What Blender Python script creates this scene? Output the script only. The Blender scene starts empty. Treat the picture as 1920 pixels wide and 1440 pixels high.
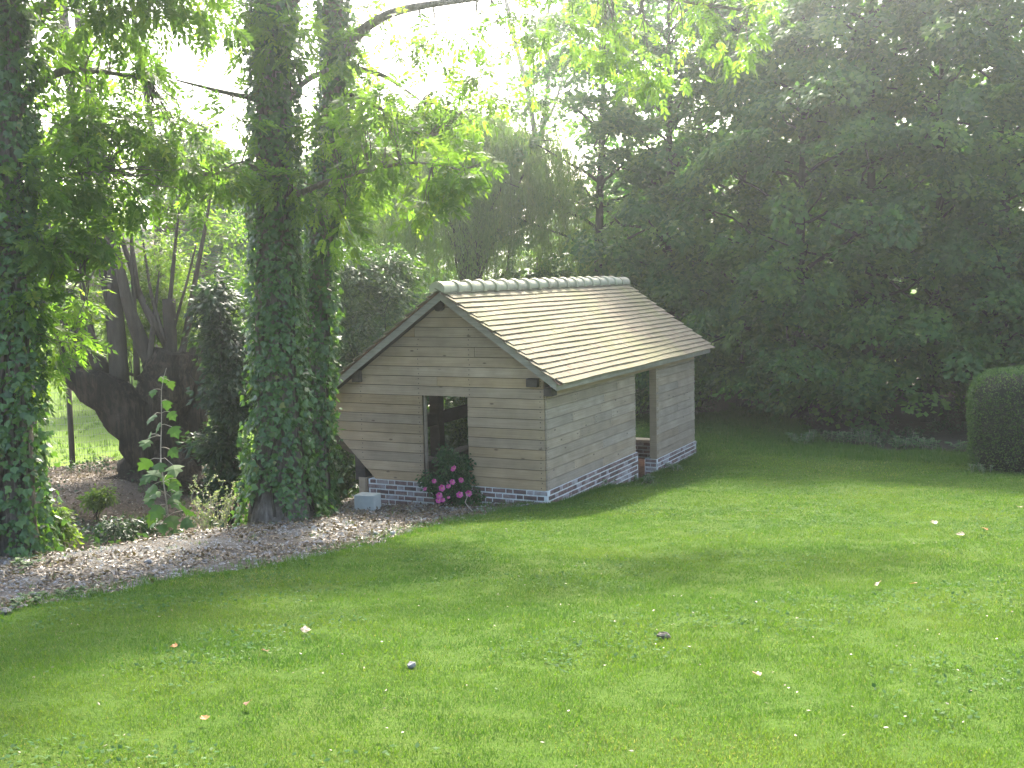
import bpy, math, random
import numpy as np
from mathutils import Matrix, Vector

S = bpy.context.scene
COL = S.collection
PI = math.pi

# ------------------------------------------------------------------ camera
FPX, PITCH, ROLL, YAW = 2087.07, -0.097, 0.0214, -0.4609
CAM = np.array([7.1892, -15.5976, 3.3617])
_s, _c = math.sin(YAW), math.cos(YAW)
RIGHT = np.array([_c, -_s, 0.0])
FWH = np.array([_s, _c, 0.0])
_sp, _cp = math.sin(PITCH), math.cos(PITCH)
FW = FWH * _cp + np.array([0, 0, 1.0]) * _sp
UP = np.array([0, 0, 1.0]) * _cp - FWH * _sp
_cr, _sr = math.cos(ROLL), math.sin(ROLL)
CR = RIGHT * _cr - UP * _sr
CU = RIGHT * _sr + UP * _cr
cam = bpy.data.cameras.new('camera')
co = bpy.data.objects.new('camera', cam)
COL.objects.link(co)
m = Matrix.Identity(4)
for i in range(3):
    m[i][0], m[i][1], m[i][2], m[i][3] = CR[i], CU[i], -FW[i], CAM[i]
co.matrix_world = m
cam.sensor_width = 36.0
cam.lens = 36.0 * FPX / 1920.0
cam.clip_end = 2000
cam.clip_start = 0.05
S.camera = co

# ------------------------------------------------------------------ light
SUN_EL = math.radians(44)
SUN_DIR = np.array([-0.43, 0.90, 0.0])
SUN_DIR /= np.linalg.norm(SUN_DIR)
W = bpy.data.worlds.new('World')
S.world = W
W.use_nodes = True
nt = W.node_tree
bg = nt.nodes['Background']
sky = nt.nodes.new('ShaderNodeTexSky')
sky.sky_type = 'NISHITA'
sky.sun_disc = False
sky.sun_elevation = SUN_EL
sky.sun_rotation = math.atan2(SUN_DIR[0], SUN_DIR[1])
sky.air_density = 1.0
sky.dust_density = 5.0
sky.ozone_density = 1.0
nt.links.new(sky.outputs[0], bg.inputs['Color'])
bg.inputs['Strength'].default_value = 0.15
sun = bpy.data.lights.new('sun', 'SUN')
sun.energy = 2.75
sun.angle = math.radians(4.0)
sun.color = (1.0, 0.93, 0.79)
so = bpy.data.objects.new('sun', sun)
COL.objects.link(so)
sv = Vector((SUN_DIR[0] * math.cos(SUN_EL), SUN_DIR[1] * math.cos(SUN_EL), math.sin(SUN_EL)))
so.rotation_euler = sv.to_track_quat('Z', 'Y').to_euler()
so.location = (-20, 40, 45)
S.view_settings.view_transform = 'Standard'
S.view_settings.look = 'None'
S.view_settings.gamma = 1.0
S.view_settings.exposure = 2.4
S.view_settings.use_curve_mapping = False
S.render.engine = 'CYCLES'
cy = S.cycles
cy.max_bounces = 6
cy.diffuse_bounces = 4
cy.glossy_bounces = 2
cy.transmission_bounces = 4
cy.volume_bounces = 0
cy.caustics_reflective = False
cy.caustics_refractive = False
cy.sample_clamp_indirect = 6.0
cy.use_denoising = True

HAZE_DENSITY = 0.0023

# ------------------------------------------------------------------ helpers
def rng_(k):
    return np.random.default_rng(k)

def at(px, py, s):
    """the point seen at photo pixel (px, py), s metres ahead"""
    u0, v0 = px - 960.0, py - 720.0
    u, v = u0 * _cr - v0 * _sr, u0 * _sr + v0 * _cr
    d = FW * FPX + RIGHT * u - UP * v
    return CAM + d * s / (d @ FWH)

def unit(v):
    v = np.asarray(v, float)
    return v / np.maximum(np.linalg.norm(v, axis=-1, keepdims=True), 1e-9)

def sm(x):
    x = np.clip(x, 0, 1)
    return x * x * (3 - 2 * x)

def hash2(ix, iy, seed):
    h = (ix.astype(np.int64) * 374761393 + iy.astype(np.int64) * 668265263 + seed * 1274126177) & 0x7fffffff
    h = ((h ^ (h >> 13)) * 1274126177) & 0x7fffffff
    return ((h ^ (h >> 16)) & 0xffff) / 65535.0

def noise2(x, y, sc=1.0, seed=0):
    x = np.asarray(x, float) * sc
    y = np.asarray(y, float) * sc
    ix, iy = np.floor(x), np.floor(y)
    fx, fy = sm(x - ix), sm(y - iy)
    a, b = hash2(ix, iy, seed), hash2(ix + 1, iy, seed)
    c, d = hash2(ix, iy + 1, seed), hash2(ix + 1, iy + 1, seed)
    return (a * (1 - fx) + b * fx) * (1 - fy) + (c * (1 - fx) + d * fx) * fy

def fbm(x, y, sc=1.0, seed=0, o=4):
    r, a, t = 0, 0.5, 0
    for i in range(o):
        r = r + a * noise2(x, y, sc * 2 ** i, seed + i * 17)
        t += a
        a *= 0.5
    return r / t

class MB:
    def __init__(self):
        self.v, self.q, self.t, self.n = [], [], [], 0
        self.tint = []
    def add(self, v, quads=None, tris=None, tint=None):
        v = np.asarray(v, np.float32).reshape(-1, 3)
        if quads is not None and len(quads):
            self.q.append(np.asarray(quads, np.int64).reshape(-1, 4) + self.n)
        if tris is not None and len(tris):
            self.t.append(np.asarray(tris, np.int64).reshape(-1, 3) + self.n)
        self.v.append(v)
        self.n += len(v)
        if tint is None:
            tint = np.full(len(v), 0.5, np.float32)
        self.tint.append(np.asarray(tint, np.float32))
    def box(self, lo, hi, R=None, o=None):
        lo, hi = np.array(lo, float), np.array(hi, float)
        v = np.array([[(lo, hi)[(i >> k) & 1][k] for k in range(3)] for i in range(8)])
        if R is not None:
            v = v @ np.asarray(R).T
        if o is not None:
            v = v + np.asarray(o)
        self.add(v, [[0, 2, 3, 1], [4, 5, 7, 6], [0, 1, 5, 4], [2, 6, 7, 3], [0, 4, 6, 2], [1, 3, 7, 5]])
    def prism(self, poly, y0, y1, axis=1, front=None):
        """poly in the two other axes, extruded along axis; front: offset per vertex of the y0 face"""
        n = len(poly)
        a = np.zeros((2 * n, 3))
        k = [i for i in range(3) if i != axis]
        p = np.array(poly, float)
        a[:n, k[0]], a[:n, k[1]], a[:n, axis] = p[:, 0], p[:, 1], y0
        a[n:, k[0]], a[n:, k[1]], a[n:, axis] = p[:, 0], p[:, 1], y1
        if front is not None:
            a[:n, axis] += front
        q = [[i, (i + 1) % n, n + (i + 1) % n, n + i] for i in range(n)]
        t = [[0, i + 1, i] for i in range(1, n - 1)] + [[n, n + i, n + i + 1] for i in range(1, n - 1)]
        self.add(a, q, t)
    def tube(self, pts, rad, k=8, wob=0.0, rg=None, cap=True):
        pts = np.asarray(pts, float)
        n = len(pts)
        rad = np.broadcast_to(np.asarray(rad, float), (n,))
        tg = unit(np.gradient(pts, axis=0))
        ref = np.array([0, 0, 1.0]) if abs(tg[:, 2]).mean() < 0.8 else np.array([1.0, 0, 0])
        a = unit(np.cross(tg, ref))
        b = np.cross(tg, a)
        th = np.arange(k) * 2 * PI / k
        r = rad[:, None] * np.ones((1, k))
        if wob and rg is not None:
            r = r * (1 + wob * (rg.random((n, k)) - 0.5) + wob * np.sin(th * 3 + np.linspace(0, 3, n)[:, None]) * 0.5)
        ring = pts[:, None, :] + r[..., None] * (np.cos(th)[None, :, None] * a[:, None, :] + np.sin(th)[None, :, None] * b[:, None, :])
        v = ring.reshape(-1, 3)
        i = np.arange(n - 1)[:, None] * k
        j = np.arange(k)[None, :]
        jn = (j + 1) % k
        q = np.stack([i + j, i + jn, i + k + jn, i + k + j], -1).reshape(-1, 4)
        tr = None
        if cap:
            v = np.vstack([v, pts[:1], pts[-1:]])
            c0, c1 = n * k, n * k + 1
            jj = np.arange(k)
            tr = np.vstack([np.stack([np.full(k, c0), (jj + 1) % k, jj], -1),
                            np.stack([np.full(k, c1), (n - 1) * k + jj, (n - 1) * k + (jj + 1) % k], -1)])
        self.add(v, q, tr)
    def kites(self, base, axis, side, L, Wd, fold=0.15, tint=None, mid=0.42):
        base = np.asarray(base, float)
        n = len(base)
        nrm = np.cross(axis, side)
        L = np.broadcast_to(np.asarray(L, float), (n,))[:, None]
        Wd = np.broadcast_to(np.asarray(Wd, float), (n,))[:, None]
        c = base + axis * L * mid + nrm * Wd * fold
        v = np.stack([base, c + side * Wd * 0.5, base + axis * L, c - side * Wd * 0.5], 1).reshape(-1, 3)
        i = np.arange(n)[:, None] * 4
        q = i + np.arange(4)[None, :]
        if tint is None:
            tint = np.full(n, 0.5)
        self.add(v, q, None, np.repeat(tint, 4))
    def mesh(self, name, mat, off=None, smooth=False, tint=False):
        me = bpy.data.meshes.new(name)
        v = np.concatenate(self.v) if self.v else np.zeros((0, 3), np.float32)
        if off is not None:
            v = v - np.asarray(off, np.float32)
        q = np.concatenate(self.q) if self.q else np.zeros((0, 4), np.int64)
        t = np.concatenate(self.t) if self.t else np.zeros((0, 3), np.int64)
        nl = q.size + t.size
        me.vertices.add(len(v))
        me.vertices.foreach_set('co', np.ascontiguousarray(v, np.float32).ravel())
        me.loops.add(nl)
        me.loops.foreach_set('vertex_index', np.concatenate([q.ravel(), t.ravel()]).astype(np.int32))
        me.polygons.add(len(q) + len(t))
        ls = np.concatenate([np.arange(len(q)) * 4, q.size + np.arange(len(t)) * 3]).astype(np.int32)
        me.polygons.foreach_set('loop_start', ls)
        me.polygons.foreach_set('use_smooth', np.full(len(q) + len(t), bool(smooth)))
        if tint:
            at_ = me.attributes.new('tint', 'FLOAT', 'POINT')
            at_.data.foreach_set('value', np.concatenate(self.tint).astype(np.float32))
        me.update(calc_edges=True)
        me.materials.append(mat)
        return me

def link(o, parent=None):
    COL.objects.link(o)
    if parent is not None:
        o.parent = parent
    return o

def wpos(o):
    p = np.zeros(3)
    while o is not None:
        p = p + np.array(o.location)
        o = o.parent
    return p

def part(name, mb, mat, parent, smooth=False, tint=False, kind=None, label=None):
    """a part whose mesh was laid out in world coordinates"""
    o = bpy.data.objects.new(name, mb.mesh(name, mat, wpos(parent) if parent else None, smooth, tint))
    link(o, parent)
    if kind:
        o['kind'] = kind
    if label:
        o['label'] = label
    return o

def tag(o, label, cat=None, group=None, kind=None):
    o['label'] = label
    if cat:
        o['category'] = cat
    if group:
        o['group'] = group
    if kind:
        o['kind'] = kind
    return o

def thing(name, loc, label, cat, group=None):
    o = bpy.data.objects.new(name, None)
    o.empty_display_size = 0.2
    o.location = tuple(float(v) for v in loc)
    link(o)
    return tag(o, label, cat, group)

# ------------------------------------------------------------------ materials
def mat_(name):
    m = bpy.data.materials.new(name)
    m.use_nodes = True
    n = m.node_tree.nodes
    return m, n, m.node_tree.links, n['Principled BSDF']

def ramp(n, stops):
    r = n.new('ShaderNodeValToRGB')
    e = r.color_ramp.elements
    while len(e) < len(stops):
        e.new(0.5)
    for k, (p, c) in enumerate(stops):
        e[k].position = p
        e[k].color = (*c, 1)
    return r

def noise_node(n, l, vec, scale, detail=4, rough=0.6):
    t = n.new('ShaderNodeTexNoise')
    t.inputs['Scale'].default_value = scale
    t.inputs['Detail'].default_value = detail
    t.inputs['Roughness'].default_value = rough
    if vec is not None:
        l.new(vec, t.inputs['Vector'])
    return t

def mix(n, l, fac, a, b, mode='MIX'):
    x = n.new('ShaderNodeMix')
    x.data_type = 'RGBA'
    x.blend_type = mode
    for sock, v in ((x.inputs['Factor'], fac), (x.inputs['A'], a), (x.inputs['B'], b)):
        if hasattr(v, 'is_output'):
            l.new(v, sock)
        elif isinstance(v, (int, float)):
            sock.default_value = v
        else:
            sock.default_value = (*v, 1)
    return x.outputs['Result']

def leaf_mat(name, stops, trans=0.45, rough=0.45, spec=0.35, tboost=1.6):
    m, n, l, b = mat_(name)
    a = n.new('ShaderNodeAttribute')
    a.attribute_name = 'tint'
    r = ramp(n, stops)
    l.new(a.outputs['Fac'], r.inputs['Fac'])
    col = r.outputs['Color']
    l.new(col, b.inputs['Base Color'])
    b.inputs['Roughness'].default_value = rough
    b.inputs['Specular IOR Level'].default_value = spec
    t = n.new('ShaderNodeBsdfTranslucent')
    tc = mix(n, l, 1.0, col, (1.15 * tboost, 1.35 * tboost, 0.45 * tboost), 'MULTIPLY')
    l.new(tc, t.inputs['Color'])
    ms = n.new('ShaderNodeMixShader')
    ms.inputs[0].default_value = trans
    l.new(b.outputs[0], ms.inputs[1])
    l.new(t.outputs[0], ms.inputs[2])
    l.new(ms.outputs[0], n['Material Output'].inputs['Surface'])
    return m

def wood_mat(name, c0, c1, c2, grain=38.0, rough=0.8, rnd=0.35, knots=False):
    m, n, l, b = mat_(name)
    tc = n.new('ShaderNodeTexCoord')
    oi = n.new('ShaderNodeObjectInfo')
    mp = n.new('ShaderNodeMapping')
    mp.inputs['Scale'].default_value = (1.6, 1.6, grain)
    ad = n.new('ShaderNodeVectorMath')
    ad.operation = 'ADD'
    mu = n.new('ShaderNodeMath')
    mu.operation = 'MULTIPLY'
    mu.inputs[1].default_value = 40.0
    l.new(oi.outputs['Random'], mu.inputs[0])
    l.new(tc.outputs['Object'], ad.inputs[0])
    l.new(mu.outputs[0], ad.inputs[1])
    l.new(ad.outputs[0], mp.inputs['Vector'])
    g = noise_node(n, l, mp.outputs[0], 1.0, 6, 0.65)
    r = ramp(n, [(0.25, c0), (0.5, c1), (0.78, c2)])
    l.new(g.outputs['Fac'], r.inputs['Fac'])
    # broad blotches and per-board tone
    g2 = noise_node(n, l, ad.outputs[0], 2.2, 3, 0.6)
    hs = n.new('ShaderNodeHueSaturation')
    l.new(r.outputs['Color'], hs.inputs['Color'])
    mr = n.new('ShaderNodeMapRange')
    mr.inputs['To Min'].default_value = 1.0 - rnd
    mr.inputs['To Max'].default_value = 1.0 + rnd
    l.new(oi.outputs['Random'], mr.inputs['Value'])
    m2 = n.new('ShaderNodeMapRange')
    m2.inputs['From Min'].default_value = 0.3
    m2.inputs['From Max'].default_value = 0.7
    m2.inputs['To Min'].default_value = 0.82
    m2.inputs['To Max'].default_value = 1.15
    l.new(g2.outputs['Fac'], m2.inputs['Value'])
    vm = n.new('ShaderNodeMath')
    vm.operation = 'MULTIPLY'
    l.new(mr.outputs[0], vm.inputs[0])
    l.new(m2.outputs[0], vm.inputs[1])
    l.new(vm.outputs[0], hs.inputs['Value'])
    ms = n.new('ShaderNodeMapRange')
    ms.inputs['To Min'].default_value = 0.88
    ms.inputs['To Max'].default_value = 1.15
    rs = n.new('ShaderNodeMath')
    rs.operation = 'FRACT'
    rm = n.new('ShaderNodeMath')
    rm.operation = 'MULTIPLY'
    rm.inputs[1].default_value = 7.31
    l.new(oi.outputs['Random'], rm.inputs[0])
    l.new(rm.outputs[0], rs.inputs[0])
    l.new(rs.outputs[0], ms.inputs['Value'])
    l.new(ms.outputs[0], hs.inputs['Saturation'])
    l.new(hs.outputs['Color'], b.inputs['Base Color'])
    if knots:
        km = n.new('ShaderNodeMapping')
        km.inputs['Scale'].default_value = (2.3, 2.3, 6.0)
        l.new(ad.outputs[0], km.inputs['Vector'])
        kv = n.new('ShaderNodeTexVoronoi')
        kv.inputs['Scale'].default_value = 1.0
        l.new(km.outputs[0], kv.inputs['Vector'])
        kr = n.new('ShaderNodeMapRange')
        kr.inputs['From Min'].default_value = 0.05
        kr.inputs['From Max'].default_value = 0.11
        kr.inputs['To Min'].default_value = 0.8
        kr.inputs['To Max'].default_value = 0.0
        l.new(kv.outputs['Distance'], kr.inputs['Value'])
        l.new(mix(n, l, kr.outputs[0], hs.outputs['Color'], (0.09, 0.055, 0.035)), b.inputs['Base Color'])
    b.inputs['Roughness'].default_value = rough
    b.inputs['Specular IOR Level'].default_value = 0.25
    bp = n.new('ShaderNodeBump')
    bp.inputs['Strength'].default_value = 0.12
    bp.inputs['Distance'].default_value = 0.004
    l.new(g.outputs['Fac'], bp.inputs['Height'])
    l.new(bp.outputs[0], b.inputs['Normal'])
    return m

def lump_mat(name, stops, scale=6.0, rough=0.85, rnd=0.0, detail=5, bump=0.4, bdist=0.01, fine=None, spec=0.25):
    """noise-coloured solid: stone, mortar, bark, brick; rnd varies it per object"""
    m, n, l, b = mat_(name)
    tc = n.new('ShaderNodeTexCoord')
    oi = n.new('ShaderNodeObjectInfo')
    ad = n.new('ShaderNodeVectorMath')
    ad.operation = 'ADD'
    mu = n.new('ShaderNodeMath')
    mu.operation = 'MULTIPLY'
    mu.inputs[1].default_value = 53.0 if rnd else 0.0
    l.new(oi.outputs['Random'], mu.inputs[0])
    l.new(tc.outputs['Object'], ad.inputs[0])
    l.new(mu.outputs[0], ad.inputs[1])
    g = noise_node(n, l, ad.outputs[0], scale, detail, 0.65)
    f = g.outputs['Fac']
    if rnd:
        mr = n.new('ShaderNodeMapRange')
        mr.inputs['To Min'].default_value = -rnd
        mr.inputs['To Max'].default_value = rnd
        l.new(oi.outputs['Random'], mr.inputs['Value'])
        s_ = n.new('ShaderNodeMath')
        s_.operation = 'ADD'
        l.new(f, s_.inputs[0])
        l.new(mr.outputs[0], s_.inputs[1])
        f = s_.outputs[0]
    r = ramp(n, stops)
    l.new(f, r.inputs['Fac'])
    l.new(r.outputs['Color'], b.inputs['Base Color'])
    b.inputs['Roughness'].default_value = rough
    b.inputs['Specular IOR Level'].default_value = spec
    g2 = noise_node(n, l, tc.outputs['Object'], fine or scale * 5, 4, 0.7)
    bp = n.new('ShaderNodeBump')
    bp.inputs['Strength'].default_value = bump
    bp.inputs['Distance'].default_value = bdist
    l.new(g2.outputs['Fac'], bp.inputs['Height'])
    l.new(bp.outputs[0], b.inputs['Normal'])
    return m

def bark_mat(name, stops, sx=9.0, sz=1.6, bump=0.9, bdist=0.03):
    m, n, l, b = mat_(name)
    tc = n.new('ShaderNodeTexCoord')
    mp = n.new('ShaderNodeMapping')
    mp.inputs['Scale'].default_value = (sx, sx, sz)
    l.new(tc.outputs['Object'], mp.inputs['Vector'])
    g = noise_node(n, l, mp.outputs[0], 1.0, 6, 0.7)
    g2 = noise_node(n, l, tc.outputs['Object'], 1.4, 3, 0.6)
    a = n.new('ShaderNodeMath')
    a.operation = 'MULTIPLY_ADD'
    a.inputs[1].default_value = 0.45
    l.new(g2.outputs['Fac'], a.inputs[0])
    k = n.new('ShaderNodeMath')
    k.operation = 'MULTIPLY'
    k.inputs[1].default_value = 0.6
    l.new(g.outputs['Fac'], k.inputs[0])
    l.new(k.outputs[0], a.inputs[2])
    r = ramp(n, stops)
    l.new(a.outputs[0], r.inputs['Fac'])
    l.new(r.outputs['Color'], b.inputs['Base Color'])
    b.inputs['Roughness'].default_value = 0.9
    b.inputs['Specular IOR Level'].default_value = 0.15
    bp = n.new('ShaderNodeBump')
    bp.inputs['Strength'].default_value = bump
    bp.inputs['Distance'].default_value = bdist
    l.new(g.outputs['Fac'], bp.inputs['Height'])
    l.new(bp.outputs[0], b.inputs['Normal'])
    return m

def ground_mat(name, big, small, bsc=0.6, ssc=9.0, mixf=0.5, bump=0.6, bdist=0.02, vor=None):
    m, n, l, b = mat_(name)
    tc = n.new('ShaderNodeTexCoord')
    g = noise_node(n, l, tc.outputs['Object'], bsc, 5, 0.65)
    r = ramp(n, big)
    l.new(g.outputs['Fac'], r.inputs['Fac'])
    g2 = noise_node(n, l, tc.outputs['Object'], ssc, 6, 0.7)
    r2 = ramp(n, small)
    l.new(g2.outputs['Fac'], r2.inputs['Fac'])
    col = mix(n, l, mixf, r.outputs['Color'], r2.outputs['Color'])
    h = g2.outputs['Fac']
    if vor:
        v = n.new('ShaderNodeTexVoronoi')
        v.inputs['Scale'].default_value = vor
        l.new(tc.outputs['Object'], v.inputs['Vector'])
        bw = n.new('ShaderNodeSeparateColor')
        l.new(v.outputs['Color'], bw.inputs[0])
        vr = ramp(n, [(0.0, (0.5, 0.47, 0.43)), (0.6, (0.9, 0.9, 0.9)), (1.0, (1.25, 1.25, 1.25))])
        l.new(bw.outputs[0], vr.inputs['Fac'])
        col = mix(n, l, 0.6, col, vr.outputs['Color'], 'MULTIPLY')
        h = v.outputs['Distance']
    l.new(col, b.inputs['Base Color'])
    b.inputs['Roughness'].default_value = 0.95
    b.inputs['Specular IOR Level'].default_value = 0.1
    bp = n.new('ShaderNodeBump')
    bp.inputs['Strength'].default_value = bump
    bp.inputs['Distance'].default_value = bdist
    l.new(h, bp.inputs['Height'])
    l.new(bp.outputs[0], b.inputs['Normal'])
    return m

M = {}
M['plank_gable'] = wood_mat('weathered larch gable', (0.26, 0.18, 0.11), (0.33, 0.24, 0.152), (0.40, 0.305, 0.205), grain=90, rnd=0.13, knots=True)
M['plank_side'] = wood_mat('greyed larch side', (0.235, 0.178, 0.125), (0.31, 0.245, 0.18), (0.385, 0.325, 0.255), grain=90, rnd=0.12, knots=True)
M['grey_wood'] = wood_mat('silvered board', (0.21, 0.185, 0.15), (0.30, 0.27, 0.225), (0.37, 0.34, 0.29), grain=22, rnd=0.1)
M['post_wood'] = wood_mat('sawn oak post', (0.17, 0.125, 0.085), (0.27, 0.21, 0.15), (0.31, 0.25, 0.185), grain=12.0, rnd=0.1)
M['dark_wood'] = wood_mat('dark stained beam', (0.03, 0.024, 0.02), (0.055, 0.042, 0.035), (0.085, 0.068, 0.055), grain=6.0, rnd=0.2)
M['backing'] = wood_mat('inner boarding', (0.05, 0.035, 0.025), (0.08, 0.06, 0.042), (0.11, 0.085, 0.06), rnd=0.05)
M['nail'] = lump_mat('rusty nail', [(0.3, (0.03, 0.022, 0.018)), (0.7, (0.06, 0.04, 0.03))], 30)
M['brick'] = lump_mat('dark red brick', [(0.15, (0.10, 0.07, 0.065)), (0.42, (0.18, 0.11, 0.095)), (0.6, (0.25, 0.19, 0.18)), (0.85, (0.36, 0.34, 0.34))], 11, rnd=0.3)
M['mortar'] = lump_mat('pale mortar', [(0.3, (0.50, 0.50, 0.48)), (0.7, (0.70, 0.71, 0.70))], 14)
M['tile'] = lump_mat('lichened clay tile', [(0.15, (0.15, 0.112, 0.078)), (0.40, (0.19, 0.160, 0.108)), (0.60, (0.21, 0.183, 0.122)), (0.85, (0.20, 0.183, 0.11))], 2.6, rnd=0.18, rough=0.85, fine=60, bump=0.4, bdist=0.004, spec=0.2)
def add_moss(m, col, sc, lo, hi, amt):
    n, l = m.node_tree.nodes, m.node_tree.links
    b = n['Principled BSDF']
    src = b.inputs['Base Color'].links[0].from_socket
    g = n.new('ShaderNodeNewGeometry')
    t = noise_node(n, l, g.outputs['Position'], sc, 5, 0.7)
    mr = n.new('ShaderNodeMapRange')
    mr.inputs['From Min'].default_value = lo
    mr.inputs['From Max'].default_value = hi
    mr.inputs['To Max'].default_value = amt
    l.new(t.outputs['Fac'], mr.inputs['Value'])
    l.new(mix(n, l, mr.outputs[0], src, col), b.inputs['Base Color'])
add_moss(M['tile'], (0.165, 0.17, 0.07), 0.75, 0.47, 0.68, 0.65)
add_moss(M['tile'], (0.10, 0.085, 0.06), 7.0, 0.60, 0.72, 0.6)
M['tile_edge'] = lump_mat('clay tile bed', [(0.3, (0.16, 0.09, 0.065)), (0.7, (0.26, 0.16, 0.11))], 5, rnd=0.2)
M['ridge_tile'] = lump_mat('pale ridge tile', [(0.25, (0.30, 0.28, 0.20)), (0.5, (0.40, 0.38, 0.28)), (0.8, (0.37, 0.39, 0.25))], 7, rnd=0.1, rough=0.75)
M['floor'] = lump_mat('brick floor', [(0.3, (0.20, 0.10, 0.07)), (0.7, (0.34, 0.20, 0.15))], 8)
M['coping'] = lump_mat('coping stone', [(0.3, (0.36, 0.32, 0.25)), (0.7, (0.48, 0.44, 0.36))], 8)
M['concrete'] = lump_mat('smooth concrete', [(0.3, (0.33, 0.345, 0.32)), (0.7, (0.42, 0.43, 0.40))], 5, bump=0.15)
M['coping_dark'] = lump_mat('dark field stone', [(0.3, (0.06, 0.055, 0.045)), (0.7, (0.12, 0.11, 0.09))], 8)
M['stone'] = lump_mat('pale flint', [(0.3, (0.12, 0.115, 0.105)), (0.7, (0.30, 0.295, 0.28))], 4, rnd=0.2)
M['bark'] = bark_mat('furrowed bark', [(0.25, (0.025, 0.02, 0.015)), (0.55, (0.075, 0.06, 0.045)), (0.8, (0.13, 0.11, 0.085))])
M['bark_pollard'] = bark_mat('pollard bark', [(0.32, (0.008, 0.006, 0.004)), (0.5, (0.03, 0.022, 0.014)), (0.70, (0.13, 0.10, 0.07))], 14, 1.6, 1.0, 0.12)
M['bark_ash'] = bark_mat('grey ash bark', [(0.36, (0.05, 0.042, 0.032)), (0.52, (0.15, 0.125, 0.10)), (0.68, (0.30, 0.26, 0.22))], 16, 3.0, 1.0, 0.06)
M['bark_dark'] = bark_mat('dark bark', [(0.25, (0.012, 0.011, 0.009)), (0.8, (0.05, 0.044, 0.036))])
M['twig'] = lump_mat('dry twig', [(0.3, (0.30, 0.26, 0.20)), (0.7, (0.48, 0.43, 0.36))], 12)
M['wire'] = lump_mat('galvanised wire', [(0.3, (0.16, 0.17, 0.15)), (0.7, (0.28, 0.29, 0.27))], 12)
G = lambda *a: a
M['ash'] = leaf_mat('ash leaf', [(0.0, (0.050, 0.092, 0.022)), (0.5, (0.078, 0.128, 0.030)), (0.9, (0.115, 0.16, 0.034)), (1.0, (0.15, 0.17, 0.04))], 0.62, tboost=2.2)
M['ivy'] = leaf_mat('ivy leaf', [(0.0, (0.030, 0.068, 0.018)), (0.5, (0.055, 0.118, 0.028)), (0.93, (0.09, 0.16, 0.04)), (1.0, (0.15, 0.16, 0.04))], 0.28, 0.38, 0.5)
M['maple'] = leaf_mat('maple leaf', [(0.0, (0.030, 0.082, 0.028)), (0.5, (0.060, 0.136, 0.036)), (0.9, (0.115, 0.19, 0.045)), (1.0, (0.12, 0.18, 0.045))], 0.52, 0.5, 0.3)
M['willow'] = leaf_mat('willow leaf', [(0.0, (0.070, 0.118, 0.034)), (0.5, (0.10, 0.158, 0.042)), (0.9, (0.13, 0.185, 0.05)), (1.0, (0.15, 0.18, 0.05))], 0.5)
M['glossy'] = leaf_mat('glossy shrub leaf', [(0.0, (0.03, 0.065, 0.022)), (0.5, (0.055, 0.105, 0.03)), (1.0, (0.09, 0.14, 0.032))], 0.42, 0.4, 0.45)
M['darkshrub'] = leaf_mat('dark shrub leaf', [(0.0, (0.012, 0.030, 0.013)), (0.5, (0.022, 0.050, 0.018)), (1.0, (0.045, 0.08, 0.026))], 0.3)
M['lime'] = leaf_mat('fresh sunlit leaf', [(0.0, (0.06, 0.095, 0.02)), (0.5, (0.09, 0.14, 0.026)), (1.0, (0.14, 0.18, 0.035))], 0.55)
M['sycamore'] = leaf_mat('sycamore leaf', [(0.0, (0.035, 0.075, 0.022)), (0.5, (0.05, 0.105, 0.028)), (1.0, (0.085, 0.135, 0.036))], 0.18, 0.6, 0.25)
M['hedge'] = leaf_mat('box hedge leaf', [(0.0, (0.022, 0.055, 0.014)), (0.5, (0.05, 0.105, 0.024)), (1.0, (0.11, 0.17, 0.04))], 0.3)
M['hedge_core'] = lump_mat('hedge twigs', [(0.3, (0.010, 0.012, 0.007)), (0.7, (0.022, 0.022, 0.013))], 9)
M['pale'] = leaf_mat('cotoneaster leaf', [(0.0, (0.09, 0.13, 0.07)), (0.6, (0.20, 0.24, 0.16)), (1.0, (0.40, 0.36, 0.31))], 0.35)
M['rose'] = leaf_mat('rose leaf', [(0.0, (0.016, 0.05, 0.020)), (0.5, (0.03, 0.085, 0.03)), (1.0, (0.06, 0.13, 0.04))], 0.3)
M['pink'] = leaf_mat('pink petal', [(0.0, (0.50, 0.05, 0.26)), (0.5, (0.66, 0.11, 0.40)), (1.0, (0.80, 0.30, 0.55))], 0.3, tboost=0.8)
M['yellow'] = lump_mat('flower heart', [(0.3, (0.55, 0.36, 0.05)), (0.7, (0.75, 0.55, 0.12))], 40)
M['nettle'] = leaf_mat('nettle leaf', [(0.0, (0.05, 0.10, 0.045)), (0.5, (0.09, 0.16, 0.07)), (1.0, (0.17, 0.25, 0.13))], 0.3)
M['litter'] = leaf_mat('dead leaf', [(0.0, (0.05, 0.033, 0.02)), (0.5, (0.11, 0.074, 0.045)), (0.85, (0.19, 0.15, 0.105)), (1.0, (0.36, 0.33, 0.28))], 0.12)
M['clover'] = leaf_mat('clover leaf', [(0.0, (0.04, 0.085, 0.028)), (0.5, (0.06, 0.12, 0.04)), (1.0, (0.11, 0.16, 0.07))], 0.2, 0.9, 0.08)
M['grass'] = None

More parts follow.
